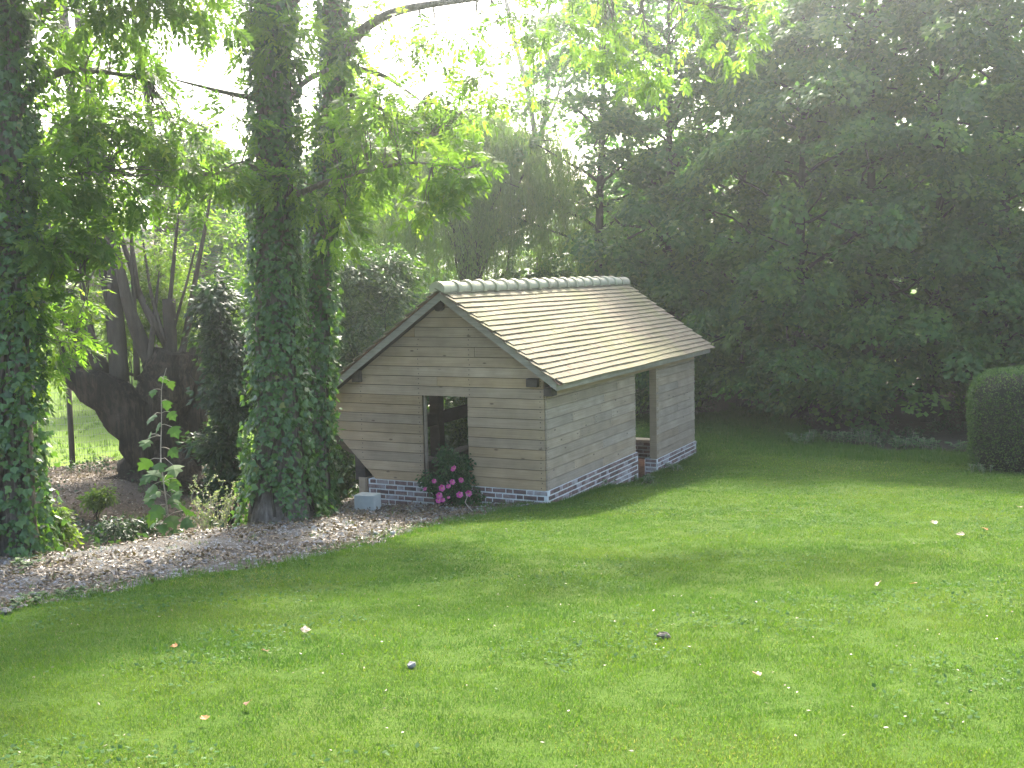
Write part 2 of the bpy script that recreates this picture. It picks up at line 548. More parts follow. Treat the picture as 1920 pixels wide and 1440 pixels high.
def grass_mat():
    m, n, l, b = mat_('mown grass')
    tc = n.new('ShaderNodeTexCoord')
    a = n.new('ShaderNodeAttribute')
    a.attribute_name = 'tint'
    r = ramp(n, [(0.0, (0.038, 0.092, 0.012)), (0.45, (0.064, 0.130, 0.014)), (0.80, (0.108, 0.166, 0.018)), (0.93, (0.12, 0.155, 0.026)), (1.0, (0.26, 0.23, 0.12))])
    l.new(a.outputs['Fac'], r.inputs['Fac'])
    l.new(r.outputs['Color'], b.inputs['Base Color'])
    b.inputs['Roughness'].default_value = 0.5
    b.inputs['Specular IOR Level'].default_value = 0.3
    t = n.new('ShaderNodeBsdfTranslucent')
    tcol = mix(n, l, 1.0, r.outputs['Color'], (1.5, 1.7, 0.7), 'MULTIPLY')
    l.new(tcol, t.inputs['Color'])
    ms = n.new('ShaderNodeMixShader')
    ms.inputs[0].default_value = 0.42
    l.new(b.outputs[0], ms.inputs[1])
    l.new(t.outputs[0], ms.inputs[2])
    l.new(ms.outputs[0], n['Material Output'].inputs['Surface'])
    return m
M['grass'] = grass_mat()
M['lawn'] = ground_mat('lawn turf', [(0.3, (0.036, 0.076, 0.008)), (0.5, (0.05, 0.094, 0.009)), (0.7, (0.072, 0.102, 0.016))],
                       [(0.3, (0.026, 0.056, 0.007)), (0.55, (0.046, 0.090, 0.010)), (0.75, (0.10, 0.11, 0.03))], 0.45, 22, 0.5, 0.8, 0.02)
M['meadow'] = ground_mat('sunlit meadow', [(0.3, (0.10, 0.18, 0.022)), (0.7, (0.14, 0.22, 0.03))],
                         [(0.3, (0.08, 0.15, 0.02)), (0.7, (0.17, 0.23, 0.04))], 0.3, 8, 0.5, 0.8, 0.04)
M['gravel'] = ground_mat('chalky gravel', [(0.38, (0.075, 0.055, 0.038)), (0.50, (0.112, 0.098, 0.08)), (0.62, (0.175, 0.172, 0.162))],
                         [(0.3, (0.055, 0.047, 0.037)), (0.5, (0.105, 0.10, 0.092)), (0.7, (0.195, 0.20, 0.20))], 2.4, 16, 0.5, 1.0, 0.02, vor=42)
M['earth'] = ground_mat('stream bank earth', [(0.3, (0.06, 0.045, 0.03)), (0.6, (0.14, 0.105, 0.08)), (0.8, (0.20, 0.16, 0.125))],
                        [(0.3, (0.05, 0.045, 0.025)), (0.7, (0.20, 0.155, 0.12))], 0.8, 14, 0.5, 1.0, 0.04)
M['woodfloor'] = ground_mat('wood floor', [(0.3, (0.035, 0.028, 0.02)), (0.7, (0.075, 0.058, 0.045))],
                            [(0.3, (0.025, 0.03, 0.014)), (0.7, (0.09, 0.07, 0.05))], 0.7, 10, 0.5, 1.0, 0.04)
M['rooftile_far'] = lump_mat('old brown roof tiles', [(0.3, (0.16, 0.10, 0.07)), (0.7, (0.26, 0.17, 0.12))], 3)
M['render_wall'] = lump_mat('pale rendered wall', [(0.3, (0.45, 0.42, 0.36)), (0.7, (0.55, 0.52, 0.46))], 2)
M['glass'] = lump_mat('dark window glass', [(0.3, (0.02, 0.024, 0.028)), (0.7, (0.04, 0.045, 0.05))], 2, rough=0.08, bump=0.0)

# ------------------------------------------------------------------ terrain
PROF = np.array([[-30, 3.6], [-5, 2.3], [0, 1.75], [4, 1.33], [10, .55], [17, -.2], [21, -.48], [25, -.62], [30, -.7], [45, -.45], [70, .3], [400, 3]])
PROFL = np.array([[-30, 3.6], [-5, 2.3], [0, 1.75], [4, 1.33], [10, .55], [17, -.2], [21, -.48], [25, -.65], [27, -.55], [40, .6], [60, 1.4], [400, 4]])
XC = np.array([[-60, -5], [-12, -4.0], [-7.19, -3.45], [-6.13, -3.1], [-4.88, -3.03], [-3.6, -2.8], [-1.76, -2.6], [-.3, -3.2], [0, -3.45], [9, -3.5], [14, -4], [30, -6], [60, -9]])
XL = np.array([[-60, -1.2], [-12, -.9], [-9.48, -.62], [-8.8, -.42], [-7.57, -.66], [-5.66, -.12], [-2.86, -.22], [-.8, -.28], [0.0, -.05]])
YB = np.array([[-3, 20], [-1, 19], [.75, 15], [1.8, 12], [2.5, 10.3], [5.3, 9.3], [8, 8.6], [14, 6.5], [40, -2]])

def smoothp(tab, x):
    y = 0
    for d in (-0.9, -0.3, 0.3, 0.9):
        y = y + np.interp(x + d, tab[:, 0], tab[:, 1]) / 4
    return y

def st(x, y):
    dx, dy = x - CAM[0], y - CAM[1]
    return dx * FWH[0] + dy * FWH[1], dx * RIGHT[0] + dy * RIGHT[1]

def H(x, y):
    x, y = np.asarray(x, float), np.asarray(y, float)
    s, t = st(x, y)
    z = smoothp(PROF, s)
    zl = smoothp(PROFL, s)
    k = sm((-t - 5.5) / 3.0)
    z = z * (1 - k) + zl * k
    q = np.interp(y, XC[:, 0], XC[:, 1]) - x
    w = sm(q / 2.2) * (1 - sm((q - 3.4) / 3.0)) * (1 - sm((y - 15) / 8))
    z = z * (1 - w) + (-1.35) * w
    # shallow hollow along the side wall, level pad under the shed
    g = np.exp(-((x - 0.3) / 0.9) ** 2) * sm((y - 1.5) / 2.5) * (1 - sm((y - 6.2) / 2.0))
    z = z - 0.08 * g
    ins = sm((x + 3.6) / .25) * (1 - sm((x + 0.28) / .2)) * sm((y - .05) / .2) * (1 - sm((y - 7.6) / .2))
    z = z * (1 - ins) + np.minimum(z, -0.95) * ins
    g2 = (1 - sm((np.abs(y + 0.1)) / 0.9)) * sm((-x - 0.3) / 2.6) * (1 - sm((-x - 3.4) / 0.8))
    z = z - 0.20 * g2
    near = 1 - sm((s - 30) / 30)
    z = z + (fbm(x, y, .55, 3, 3) - .5) * .10 * near + (fbm(x, y, 2.6, 9, 2) - .5) * .035 * near
    return z

def Hz(p):
    return float(H(p[0], p[1]))

def lawn_edge(y):
    return np.interp(y, XL[:, 0], XL[:, 1])

def zone(x, y):
    """0 lawn, 1 gravel, 2 bank, 3 wood floor, 4 meadow"""
    s, t = st(x, y)
    j = (fbm(x, y, 1.3, 31, 3) - .5) * .7 + (fbm(x, y, 6, 37, 2) - .5) * .22
    q = np.interp(y, XC[:, 0], XC[:, 1]) - x
    z = np.zeros(np.shape(x), int)
    front = y < 0.3
    z[front & (x < lawn_edge(y) + j * .45) & (q < .35 + j)] = 1
    z[(q >= .35 + j) & (s < 25 + j * 3)] = 2
    z[(~front) & (x < .02) & (y < 8.2)] = 2
    z[(s >= 25 + j * 3) & (t < -6 + .0 * s)] = 4
    wood = (y > np.interp(x, YB[:, 0], YB[:, 1]) + j * 1.4) & (t > -6) & (y > 7.9)
    z[wood & (s < 44)] = 3
    z[(s >= 44)] = 4
    z[(y > 7.9) & (x < -1.5) & (t > -6) & (s < 44) & (s > 31 + j * 2)] = 3
    return z

def build_terrain():
    a = np.concatenate([np.arange(-7, 3, .5), np.arange(3, 12, .1), np.arange(12, 30, .14), 30 * 1.06 ** np.arange(0, 46)])
    tt = np.concatenate([np.arange(0, 6, .12), np.arange(6, 14, .18), 14 * 1.12 ** np.arange(0, 28)])
    b = np.concatenate([-tt[:0:-1], tt])
    A, B = np.meshgrid(a, b, indexing='ij')
    X = CAM[0] + A * FWH[0] + B * RIGHT[0]
    Y = CAM[1] + A * FWH[1] + B * RIGHT[1]
    Z = H(X, Y)
    V = np.stack([X, Y, Z], -1).reshape(-1, 3)
    ni, nj = A.shape
    i, jj = np.meshgrid(np.arange(ni - 1), np.arange(nj - 1), indexing='ij')
    i, jj = i.ravel(), jj.ravel()
    Q = np.stack([i * nj + jj, i * nj + jj + 1, (i + 1) * nj + jj + 1, (i + 1) * nj + jj], -1)[:, ::-1]
    fc = V[Q].mean(1)
    zn = zone(fc[:, 0], fc[:, 1])
    for k, (nm, mt) in enumerate([('lawn', 'lawn'), ('gravel_path', 'gravel'), ('stream_bank', 'earth'), ('woodland_floor', 'woodfloor'), ('meadow', 'meadow')]):
        q = Q[zn == k]
        u, inv = np.unique(q, return_inverse=True)
        mb = MB()
        mb.add(V[u], inv.reshape(-1, 4))
        o = part(nm, mb, M[mt], None, smooth=True)
        o['kind'] = 'structure'
build_terrain()

# ------------------------------------------------------------------ shed
BP = 0.16            # board pitch
GL, GW = -3.5, -4.16  # gable: left end at the foot, widest left end
RX, RZ, SL = -1.665, 3.0, 0.70   # ridge: underside of the barge boards, slope
LEN = 7.754
EXR, EXL = 0.325, -4.47
Y0, Y1 = -0.25, LEN + 0.18
FLOOR = -0.70
WA, WB, WT = -2.20, -1.35, 9 * BP
D1, D3 = 4.017, 5.212
def under(x):
    return RZ - SL * abs(x - RX)

shed = thing('shed', (-2.0, 3.8, -0.7), 'timber boarded wash house with clay tiled gable roof and brick footing', 'shed')

def clip_poly(poly, f):
    out = []
    n = len(poly)
    for i in range(n):
        p, q = poly[i], poly[(i + 1) % n]
        a, b = f(p), f(q)
        if a >= 0:
            out.append(p)
        if (a >= 0) != (b >= 0):
            t = a / (a - b)
            out.append((p[0] + (q[0] - p[0]) * t, p[1] + (q[1] - p[1]) * t))
    return out

# gable wall: inner boarding with the opening left free
gab = MB()
def gable_clip(poly, inset=0.0):
    poly = clip_poly(poly, lambda p: (RZ + 0.02) - SL * (p[0] - RX) - p[1])
    poly = clip_poly(poly, lambda p: (RZ + 0.02) + SL * (p[0] - RX) - p[1])
    # slanted left foot
    x1, z1, x2, z2 = GW + inset, .97, GL + inset, .34
    poly = clip_poly(poly, lambda p: (p[0] - x1) * (z1 - z2) - (p[1] - z1) * (x1 - x2) if p[1] < z1 else 1.0)
    return poly
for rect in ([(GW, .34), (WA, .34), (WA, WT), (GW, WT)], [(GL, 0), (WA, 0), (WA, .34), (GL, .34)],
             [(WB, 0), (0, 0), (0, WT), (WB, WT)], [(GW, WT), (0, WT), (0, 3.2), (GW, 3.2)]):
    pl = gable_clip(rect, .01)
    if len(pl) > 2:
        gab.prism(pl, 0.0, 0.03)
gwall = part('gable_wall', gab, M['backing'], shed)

rg = rng_(5)
nails = MB()
def nail(x, y, z, ax):
    r = .009
    th = np.arange(6) * PI / 3
    v = np.zeros((7, 3))
    if ax == 'y':
        v[:6, 0], v[:6, 2], v[:, 1] = x + r * np.cos(th), z + r * np.sin(th), y
        v[6, 0], v[6, 2] = x, z
    else:
        v[:6, 1], v[:6, 2], v[:, 0] = y + r * np.cos(th), z + r * np.sin(th), x
        v[6, 1], v[6, 2] = y, z
    nails.add(v, None, [[6, i, (i + 1) % 6] for i in range(6)])

def gable_board(xa, xb, k):
    z0, z1 = k * BP + .004, (k + 1) * BP - .005
    poly = gable_clip([(xa, z0), (xb, z0), (xb, z1), (xa, z1)])
    if len(poly) < 3:
        return
    mb = MB()
    jit = rg.random() * .005
    fr = np.array([-(.028 + jit) + .008 * (p[1] - z0) / BP for p in poly])
    mb.prism(poly, 0.0, -0.001, front=fr)
    part('plank', mb, M['plank_gable'], gwall)
    xs = [p[0] for p in poly]
    for xn in (-3.39, WA - .05, WB + .045, -.06):
        for zz in (.035, .115):
            if min(xs) + .05 < xn < max(xs) - .02 and rg.random() < .9 and (z0 + zz) < under(xn) - .15:
                nail(xn + rg.normal() * .006, -(.028 + jit) + .005 * zz / BP - .0025, z0 + zz, 'y')
for k in range(0, 19):
    if k < 9:
        xa = GL if k < 2 else GW
        gable_board(xa, WA, k)
        gable_board(WB, 0.0, k)
    else:
        if k in (10, 13, 15):
            xm = [-1.9, -1.2, -2.3][(10, 13, 15).index(k)]
            gable_board(GW, xm - .002, k)
            gable_board(xm + .002, 0.0, k)
        else:
            gable_board(GW, 0.0, k)

# side wall toward the lawn
sw = MB()
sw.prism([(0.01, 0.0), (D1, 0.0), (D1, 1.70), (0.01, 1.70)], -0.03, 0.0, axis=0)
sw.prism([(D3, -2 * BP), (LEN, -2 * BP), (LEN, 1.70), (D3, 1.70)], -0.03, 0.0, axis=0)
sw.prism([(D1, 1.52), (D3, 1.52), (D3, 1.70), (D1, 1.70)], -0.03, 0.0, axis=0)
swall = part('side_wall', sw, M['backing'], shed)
def side_board(ya, yb, k):
    z0, z1 = k * BP + .004, min((k + 1) * BP - .005, 1.62)
    mb = MB()
    jit = rg.random() * .005
    ze = z1 - z0
    mb.prism([(ya, z0), (yb, z0), (yb, z1), (ya, z1)], 0.001, 0.002, axis=0)
    mb.v[-1][4:, 0] = [.028 + jit, .028 + jit, .028 + jit - .008 * ze / BP, .028 + jit - .008 * ze / BP]
    part('plank', mb, M['plank_side'], swall)
    for yn in (ya + .05, yb - .05):
        for zz in (.035, .115):
            if zz < ze and rg.random() < .8:
                nail(.028 + jit - .005 * zz / BP + .0025, yn, z0 + zz, 'x')
cuts = {0: [2.35], 1: [1.1], 2: [2.35], 3: [], 4: [1.35, 2.75], 5: [2.0, 2.8], 6: [1.05, 2.3], 7: [2.45], 8: [1.2, 3.1], 9: [2.0]}
for k in range(0, 11):
    ys = [0.0] + cuts.get(k, []) + [D1]
    for a, b in zip(ys[:-1], ys[1:]):
        side_board(a + .003, b - .003, k)
for k in range(-2, 11):
    ys = [D3] + ([6.6] if k % 3 == 0 else []) + [LEN]
    for a, b in zip(ys[:-1], ys[1:]):
        side_board(a + .003, b - .003, k)
part('nail_heads', nails, M['nail'], shed, kind='stuff')

# rear gable with its opening and the low wall in it, open left side with posts and rail
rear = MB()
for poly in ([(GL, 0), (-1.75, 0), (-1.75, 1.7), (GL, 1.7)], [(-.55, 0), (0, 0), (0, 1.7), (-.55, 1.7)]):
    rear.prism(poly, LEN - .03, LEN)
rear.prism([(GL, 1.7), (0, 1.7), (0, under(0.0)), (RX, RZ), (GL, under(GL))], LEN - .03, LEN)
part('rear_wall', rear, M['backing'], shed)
for x, y, w in ((-3.5, .14, .1), (-3.5, 2.67, .1), (-3.5, 5.2, .1), (-3.5, 7.6, .1)):
    mb = MB()
    mb.box((x - w, y - w, -.05), (x + w, y + w, under(x) - .05))
    part('post', mb, M['dark_wood'], shed)
mb = MB(); mb.box((-3.56, .24, .57), (-3.44, 7.5, .80)); part('rail', mb, M['dark_wood'], shed)
mb = MB(); mb.box((-3.58, .0, 1.50), (-3.42, LEN, 1.64)); part('wall_plate', mb, M['dark_wood'], shed)
mb = MB(); mb.box((-.115, D3 - .002, -2 * BP - .0), (.026, D3 + .14, 1.66)); part('post', mb, M['plank_gable'], shed, label='pale sawn post at the far side of the doorway')
mb = MB(); mb.box((-.13, D1 - .1, 0.0), (-.032, D1 - .003, 1.66)); part('post', mb, M['post_wood'], shed)
mb = MB(); mb.box((WA - .09, .032, 0.0), (WA + .03, .085, WT + .1)); part('post', mb, M['post_wood'], shed)
mb = MB(); mb.box((WB + .02, .032, 0.0), (WB + .12, .13, WT + .1)); part('post', mb, M['dark_wood'], shed)
mb = MB(); mb.box((-3.40, .02, -.9), (-.25, LEN - .05, FLOOR)); part('floor', mb, M['floor'], shed)
mb = MB(); mb.box((-3.53, .03, -.62), (-3.36, .17, -.003)); mb.box((-3.4, -.03, -.7), (-3.36, .0, -.01)); part('post', mb, M['post_wood'], shed)
# beam ends under the roof
mb = MB(); mb.tube([(-1.80, .1, 2.90), (-1.80, -.11, 2.90)], .085, 12); part('beam_end', mb, M['dark_wood'], shed)
mb = MB(); mb.box((-3.49, -.13, 1.64), (-3.35, -.031, 1.84)); part('beam_end', mb, M['dark_wood'], shed)
mb = MB(); mb.box((-.25, -.13, 1.64), (-.07, -.031, 1.77)); part('beam_end', mb, M['dark_wood'], shed)
mb = MB(); mb.box((.034, -.10, 1.50), (.17, .10, 1.62)); part('beam_end', mb, M['dark_wood'], shed)
mb = MB(); mb.box((.036, .13, 1.49), (.055, LEN - .1, 1.66)); part('fascia_plank', mb, M['plank_gable'], shed)

# brick footing: mortar core with every visible brick proud of it
core = MB()
PX, PW = .045, .26
core.box((GL + .22, -.043, -1.0), (-.26, .18, -.002))
core.box((-.26, -.043, -1.0), (PX - .003, 4.08, -.002))
core.box((-.22, 5.19, -1.1), (PX - .003, LEN + .04, -2 * BP - .002))
foot = part('brick_footing', core, M['mortar'], shed)
BC, BH = .0835, .061
def brick_mesh(L, D, k):
    r = rng_(100 + k)
    mb = MB()
    b = .004
    lo, hi = np.array([-L / 2, -D, -BH / 2]), np.array([L / 2, 0.0, BH / 2])
    v = []
    for zz, ins in ((0, 0), (1, 0)):
        pass
    # back ring (square) and inset front ring: 12 verts
    def ring(y, ins):
        return [[lo[0] + ins, y, lo[2] + ins], [hi[0] - ins, y, lo[2] + ins], [hi[0] - ins, y, hi[2] - ins], [lo[0] + ins, y, hi[2] - ins]]
    v = np.array(ring(0, 0) + ring(-D + b, 0) + ring(-D, b))
    v[4:] += r.normal(size=(8, 3)) * .0014
    q = []
    for a in (0, 4):
        for i in range(4):
            q.append([a + i, a + (i + 1) % 4, a + 4 + (i + 1) % 4, a + 4 + i])
    q.append([8, 9, 10, 11])
    mb.add(v, q)
    return mb.mesh('brick', M['brick'])
SL_, HL_ = .222, .107
stretch = [brick_mesh(SL_, .012, k) for k in range(4)]
header = [brick_mesh(HL_, .012, k + 9) for k in range(4)]
nbr = 0
def brick(loc, rz, long):
    global nbr
    nbr += 1
    o = bpy.data.objects.new('brick', random.choice(stretch if long else header))
    o.location = tuple(np.array(loc) - wpos(foot))
    o.rotation_euler = (random.gauss(0, .008), random.gauss(0, .008), rz)
    link(o, foot)
random.seed(4)
JT = .019
def brick_run(n0, n1, top, fixed, axis, rows, ground):
    for r in range(rows):
        z = top - BC * r - BH / 2 - .008
        p = n1 - (0.0 if r % 2 == 0 else .06)
        long = r % 2 == 0
        while p > n0 + .03:
            L = SL_ if long else HL_
            L = min(L, p - n0)
            c = p - L / 2
            gx, gy = (c, fixed) if axis == 'x' else (fixed, c)
            gz = Hz((gx + (.12 if axis == 'y' else 0), gy - (.12 if axis == 'x' else 0)))
            if z + BH / 2 > gz - .03 and L > .09:
                if axis == 'x':
                    brick((c, fixed + .002, z), 0.0, L > .15)
                else:
                    brick((fixed - .002, c, z), PI / 2, L > .15)
            p -= L + JT
            long = not long
brick_run(GL + .22, PX - .004, 0.0, -.043, 'x', 7, None)
brick_run(-.04, 4.08, 0.0, PX - .003, 'y', 7, None)
brick_run(5.19, LEN + .04, -2 * BP, PX - .003, 'y', 4, None)
# end of the pier facing the doorway
for r in range(4):
    z = -2 * BP - BC * r - BH / 2 - .008
    if r % 2:
        brick((-.035, 5.192, z), 0.0, False); brick((-.155, 5.192, z), 0.0, False)
    else:
        brick((-.09, 5.192, z), 0.0, True)
lw = MB(); lw.box((-3.3, LEN - .30, FLOOR - .2), (-.27, LEN - .06, -.36)); lwall = part('low_wall', lw, M['mortar'], shed)
mb = MB(); mb.box((-3.3, LEN - .36, -.358), (-.27, LEN - .02, -.300)); part('coping', mb, M['coping'], shed)
for r in range(4):
    for i in range(5):
        o = bpy.data.objects.new('brick', random.choice(stretch))
        o.location = tuple(np.array((-1.65 + i * .236 + (r % 2) * .11, LEN - .298, -.40 - r * BC)) - wpos(lwall))
        link(o, lwall)

# roof
deck = MB()
DT = .132   # barge top above underside
def slab(xa, za, xb, zb, th, y0, y1):
    deck.prism([(xa, za), (xb, zb), (xb, zb + th), (xa, za + th)], y0, y1)
slab(RX, RZ + .10, EXR - .02, under(EXR - .02) + .10, .03, Y0 + .03, Y1 - .03)
slab(RX - .001, RZ + .10, EXL + .02, under(EXL + .02) + .10, .03, Y0 + .03, Y1 - .03)
roof = part('roof', deck, M['dark_wood'], shed)
for sx, ex in ((1, EXR), (-1, EXL)):
    for y0, y1 in ((Y0 - .012, Y0 + .02), (Y1 - .02, Y1 + .012)):
        mb = MB()
        mb.prism([(RX, RZ), (ex, under(ex)), (ex, under(ex) + DT - .002), (RX, RZ + DT - .002)], y0 + (.001 if sx < 0 else 0), y1)
        part('barge_board', mb, M['grey_wood'], shed)
mb = MB(); mb.box((EXR - .028, Y0 + .021, under(EXR) + .0), (EXR - .001, Y1 - .021, under(EXR) + .125)); part('fascia', mb, M['grey_wood'], shed)
mb = MB(); mb.box((EXL + .001, Y0 + .021, under(EXL)), (EXL + .028, Y1 - .021, under(EXL) + .125)); part('fascia', mb, M['grey_wood'], shed)
# rafters seen under the eaves
for i in range(9):
    y = .25 + i * .91
    mb = MB(); mb.prism([(0.03, under(.03) - .02), (EXR - .03, under(EXR - .03) - .0), (EXR - .03, under(EXR - .03) + .097), (0.03, under(.03) + .097)], y, y + .08)
    part('rafter', mb, M['dark_wood'], shed)

ANG = math.atan(SL)
TW, TL, GAU = .164, .245, .1265
def tile_mesh(k):
    r = rng_(300 + k)
    mb = MB()
    nx = 3
    xs = np.linspace(-TW / 2 + .0008, TW / 2 - .0008, nx)
    cam_ = .0015 * (1 - (2 * xs / TW) ** 2) + r.normal(size=nx) * .0004
    v = []
    th = .017
    for zoff in (0, th):
        for yy in (0.0, TL):
            for i in range(nx):
                v.append([xs[i], yy + r.normal() * .001, zoff + cam_[i]])
    v = np.array(v)
    n = nx
    q = []
    for i in range(n - 1):
        q.append([i, n + i, n + i + 1, i + 1])
        q.append([2 * n + i, 2 * n + i + 1, 3 * n + i + 1, 3 * n + i])
        q.append([i, i + 1, 2 * n + i + 1, 2 * n + i])
        q.append([n + i, 3 * n + i, 3 * n + i + 1, n + i + 1])
    q += [[0, 2 * n, 3 * n, n], [n - 1, 2 * n - 1, 4 * n - 1, 3 * n - 1]]
    mb.add(v, q)
    return mb
tile_mbs = [tile_mesh(k) for k in range(5)]
tile_meshes = [t.mesh('roof_tile', M['tile']) for t in tile_mbs]
TILT = math.asin(.036 / TL)
def tile_matrix(sx, c, y, jr):
    """tile whose lower edge lies at slope distance c from the ridge"""
    ex_ = np.array([0, 1.0, 0]) * (-sx if sx < 0 else 1)
    up_s = np.array([-sx * math.cos(ANG), 0, math.sin(ANG)])
    a = -TILT + jr[0]
    nrm = np.array([sx * math.sin(ANG), 0, math.cos(ANG)])
    ydir = up_s * math.cos(a) + nrm * math.sin(a)
    zdir = nrm * math.cos(a) - up_s * math.sin(a)
    xdir = np.cross(ydir, zdir)
    b = jr[1]
    xd = xdir * math.cos(b) + ydir * math.sin(b)
    yd = ydir * math.cos(b) - xdir * math.sin(b)
    base = np.array([RX, y, RZ + DT + .002]) - up_s * c + nrm * (.038 + jr[2])
    return np.stack([xd, yd, zdir], 1), base
tl = []
rt = rng_(8)
ncR = 20
slopeR = (EXR + .085 - RX) / math.cos(ANG)
c0 = slopeR - GAU * (ncR - 1)
ny = int((Y1 - Y0 + .10) / TW)
for r in range(ncR):
    wob = rt.normal() * .002
    for i in range(ny + 1):
        y = Y0 - .05 + TW * (i + .5 * (r % 2)) + TW / 4
        if y + TW / 2 > Y1 + .09:
            continue
        c = c0 + GAU * r + .006 * math.sin(i * .37 + r * 1.7) + wob
        tl.append((r, i, c, y, (rt.normal() * .005, rt.normal() * .006, .003 * math.sin(i * .23 + r) + abs(rt.normal()) * .0012)))
pos = np.array([[RX + t[2] * math.cos(ANG), t[3], RZ - t[2] * math.sin(ANG)] for t in tl])
order = np.argsort(np.linalg.norm(pos - CAM, axis=1))
rest = MB()
for n_, idx in enumerate(order):
    R, b = tile_matrix(1, tl[idx][2], tl[idx][3], tl[idx][4])
    k = int(rt.integers(5))
    if n_ < 300:
        o = bpy.data.objects.new('roof_tile', tile_meshes[k])
        mm = Matrix.Identity(4)
        bl = b - wpos(roof)
        for i in range(3):
            for j in range(3):
                mm[i][j] = R[i][j]
            mm[i][3] = bl[i]
        o.matrix_basis = mm
        link(o, roof)
    else:
        t_ = tile_mbs[k]
        rest.add(t_.v[0] @ R.T + b, t_.q[0], None, np.full(len(t_.v[0]), rt.random()))
def tile_stuff_mat():
    m = M['tile'].copy()
    n, l = m.node_tree.nodes, m.node_tree.links
    oi = [x for x in n if x.type == 'OBJECT_INFO'][0]
    a = n.new('ShaderNodeAttribute')
    a.attribute_name = 'tint'
    for lk in list(oi.outputs['Random'].links):
        l.new(a.outputs['Fac'], lk.to_socket)
    return m
M['tile_tint'] = tile_stuff_mat()
slopeL = (RX - EXL + .07) / math.cos(ANG)
ncL = int(slopeL / GAU)
for r in range(ncL):
    for i in range(ny + 1):
        y = Y0 - .05 + TW * (i + .5 * (r % 2)) + TW / 4
        if y + TW / 2 > Y1 + .09:
            continue
        R, b = tile_matrix(-1, slopeL - GAU * (ncL - 1 - r), y, (rt.normal() * .010, rt.normal() * .006, abs(rt.normal()) * .002))
        t_ = tile_mbs[int(rt.integers(5))]
        rest.add(t_.v[0] @ R.T + b, t_.q[0], None, np.full(len(t_.v[0]), rt.random()))
part('roof_tiles', rest, M['tile_tint'], roof, kind='stuff', tint=True)
# undercloak strips on the verge
for sx, sl_ in ((1, slopeR), (-1, slopeL)):
    mb = MB()
    for k in range(int(sl_ / .165)):
        c = .05 + k * .165
        up_s = np.array([-sx * math.cos(ANG), 0, math.sin(ANG)])
        nrm = np.array([sx * math.sin(ANG), 0, math.cos(ANG)])
        p = np.array([RX, 0, RZ + DT + .001]) - up_s * c
        R = np.stack([-up_s, np.array([0, 1.0, 0]), nrm], 1)
        mb.box((0, Y0 - .055 + .006 * (k % 2), .004 + .004 * (k % 2)), (.16, Y0 + .06, .014 + .004 * (k % 2)), R, p)
    part('verge_tiles', mb, M['tile_edge'], roof, kind='stuff')
# ridge tiles
def ridge_mesh(L, collar=True):
    mb = MB()
    k = 16
    th = np.linspace(math.radians(-22), math.radians(202), k)
    prof_ = [(-.01, .152), (.075, .160), (.08, .150), (.085, .120), (L, .118)] if collar else [(-.02, .135), (L * .5, .130), (L, .125)]
    n = len(prof_)
    v = np.array([[r * math.cos(t) * 1.05, y, r * math.sin(t) * .92] for y, r in prof_ for t in th])
    q = [[a * k + i, a * k + i + 1, (a + 1) * k + i + 1, (a + 1) * k + i] for a in range(n - 1) for i in range(k - 1)]
    c = len(v)
    v = np.vstack([v, [[0, 0.0, -.02], [0, prof_[-1][0], -.02]]])
    t = [[c, i + 1, i] for i in range(k - 1)] + [[c + 1, (n - 1) * k + i, (n - 1) * k + i + 1] for i in range(k - 1)]
    mb.add(v, q, t)
    me = mb.mesh('ridge_tile', M['ridge_tile'], smooth=False)
    return me
NR = 19
RP = (Y1 + .07 - (Y0 - .08)) / NR
rm1, rm0 = ridge_mesh(RP), ridge_mesh(RP * 1.02, False)
for i in range(NR):
    o = bpy.data.objects.new('ridge_tile', rm0 if i in (0, NR - 1) else rm1)
    o.location = tuple(np.array([RX + random.gauss(0, .004), Y0 - .08 + RP * i, RZ + DT + .035 + random.gauss(0, .003)]) - wpos(roof))
    o.rotation_euler = (random.gauss(0, .008), random.gauss(0, .02), random.gauss(0, .008))
    link(o, roof)

# ------------------------------------------------------------------ foliage builders
def rand_unit(r, n):
    return unit(r.normal(size=(n, 3)))

def side_of(axis, nrm):
    s_ = np.cross(axis, nrm)
    bad = np.linalg.norm(s_, axis=1) < 1e-3
    s_[bad] = [1, 0, 0]
    return unit(s_)

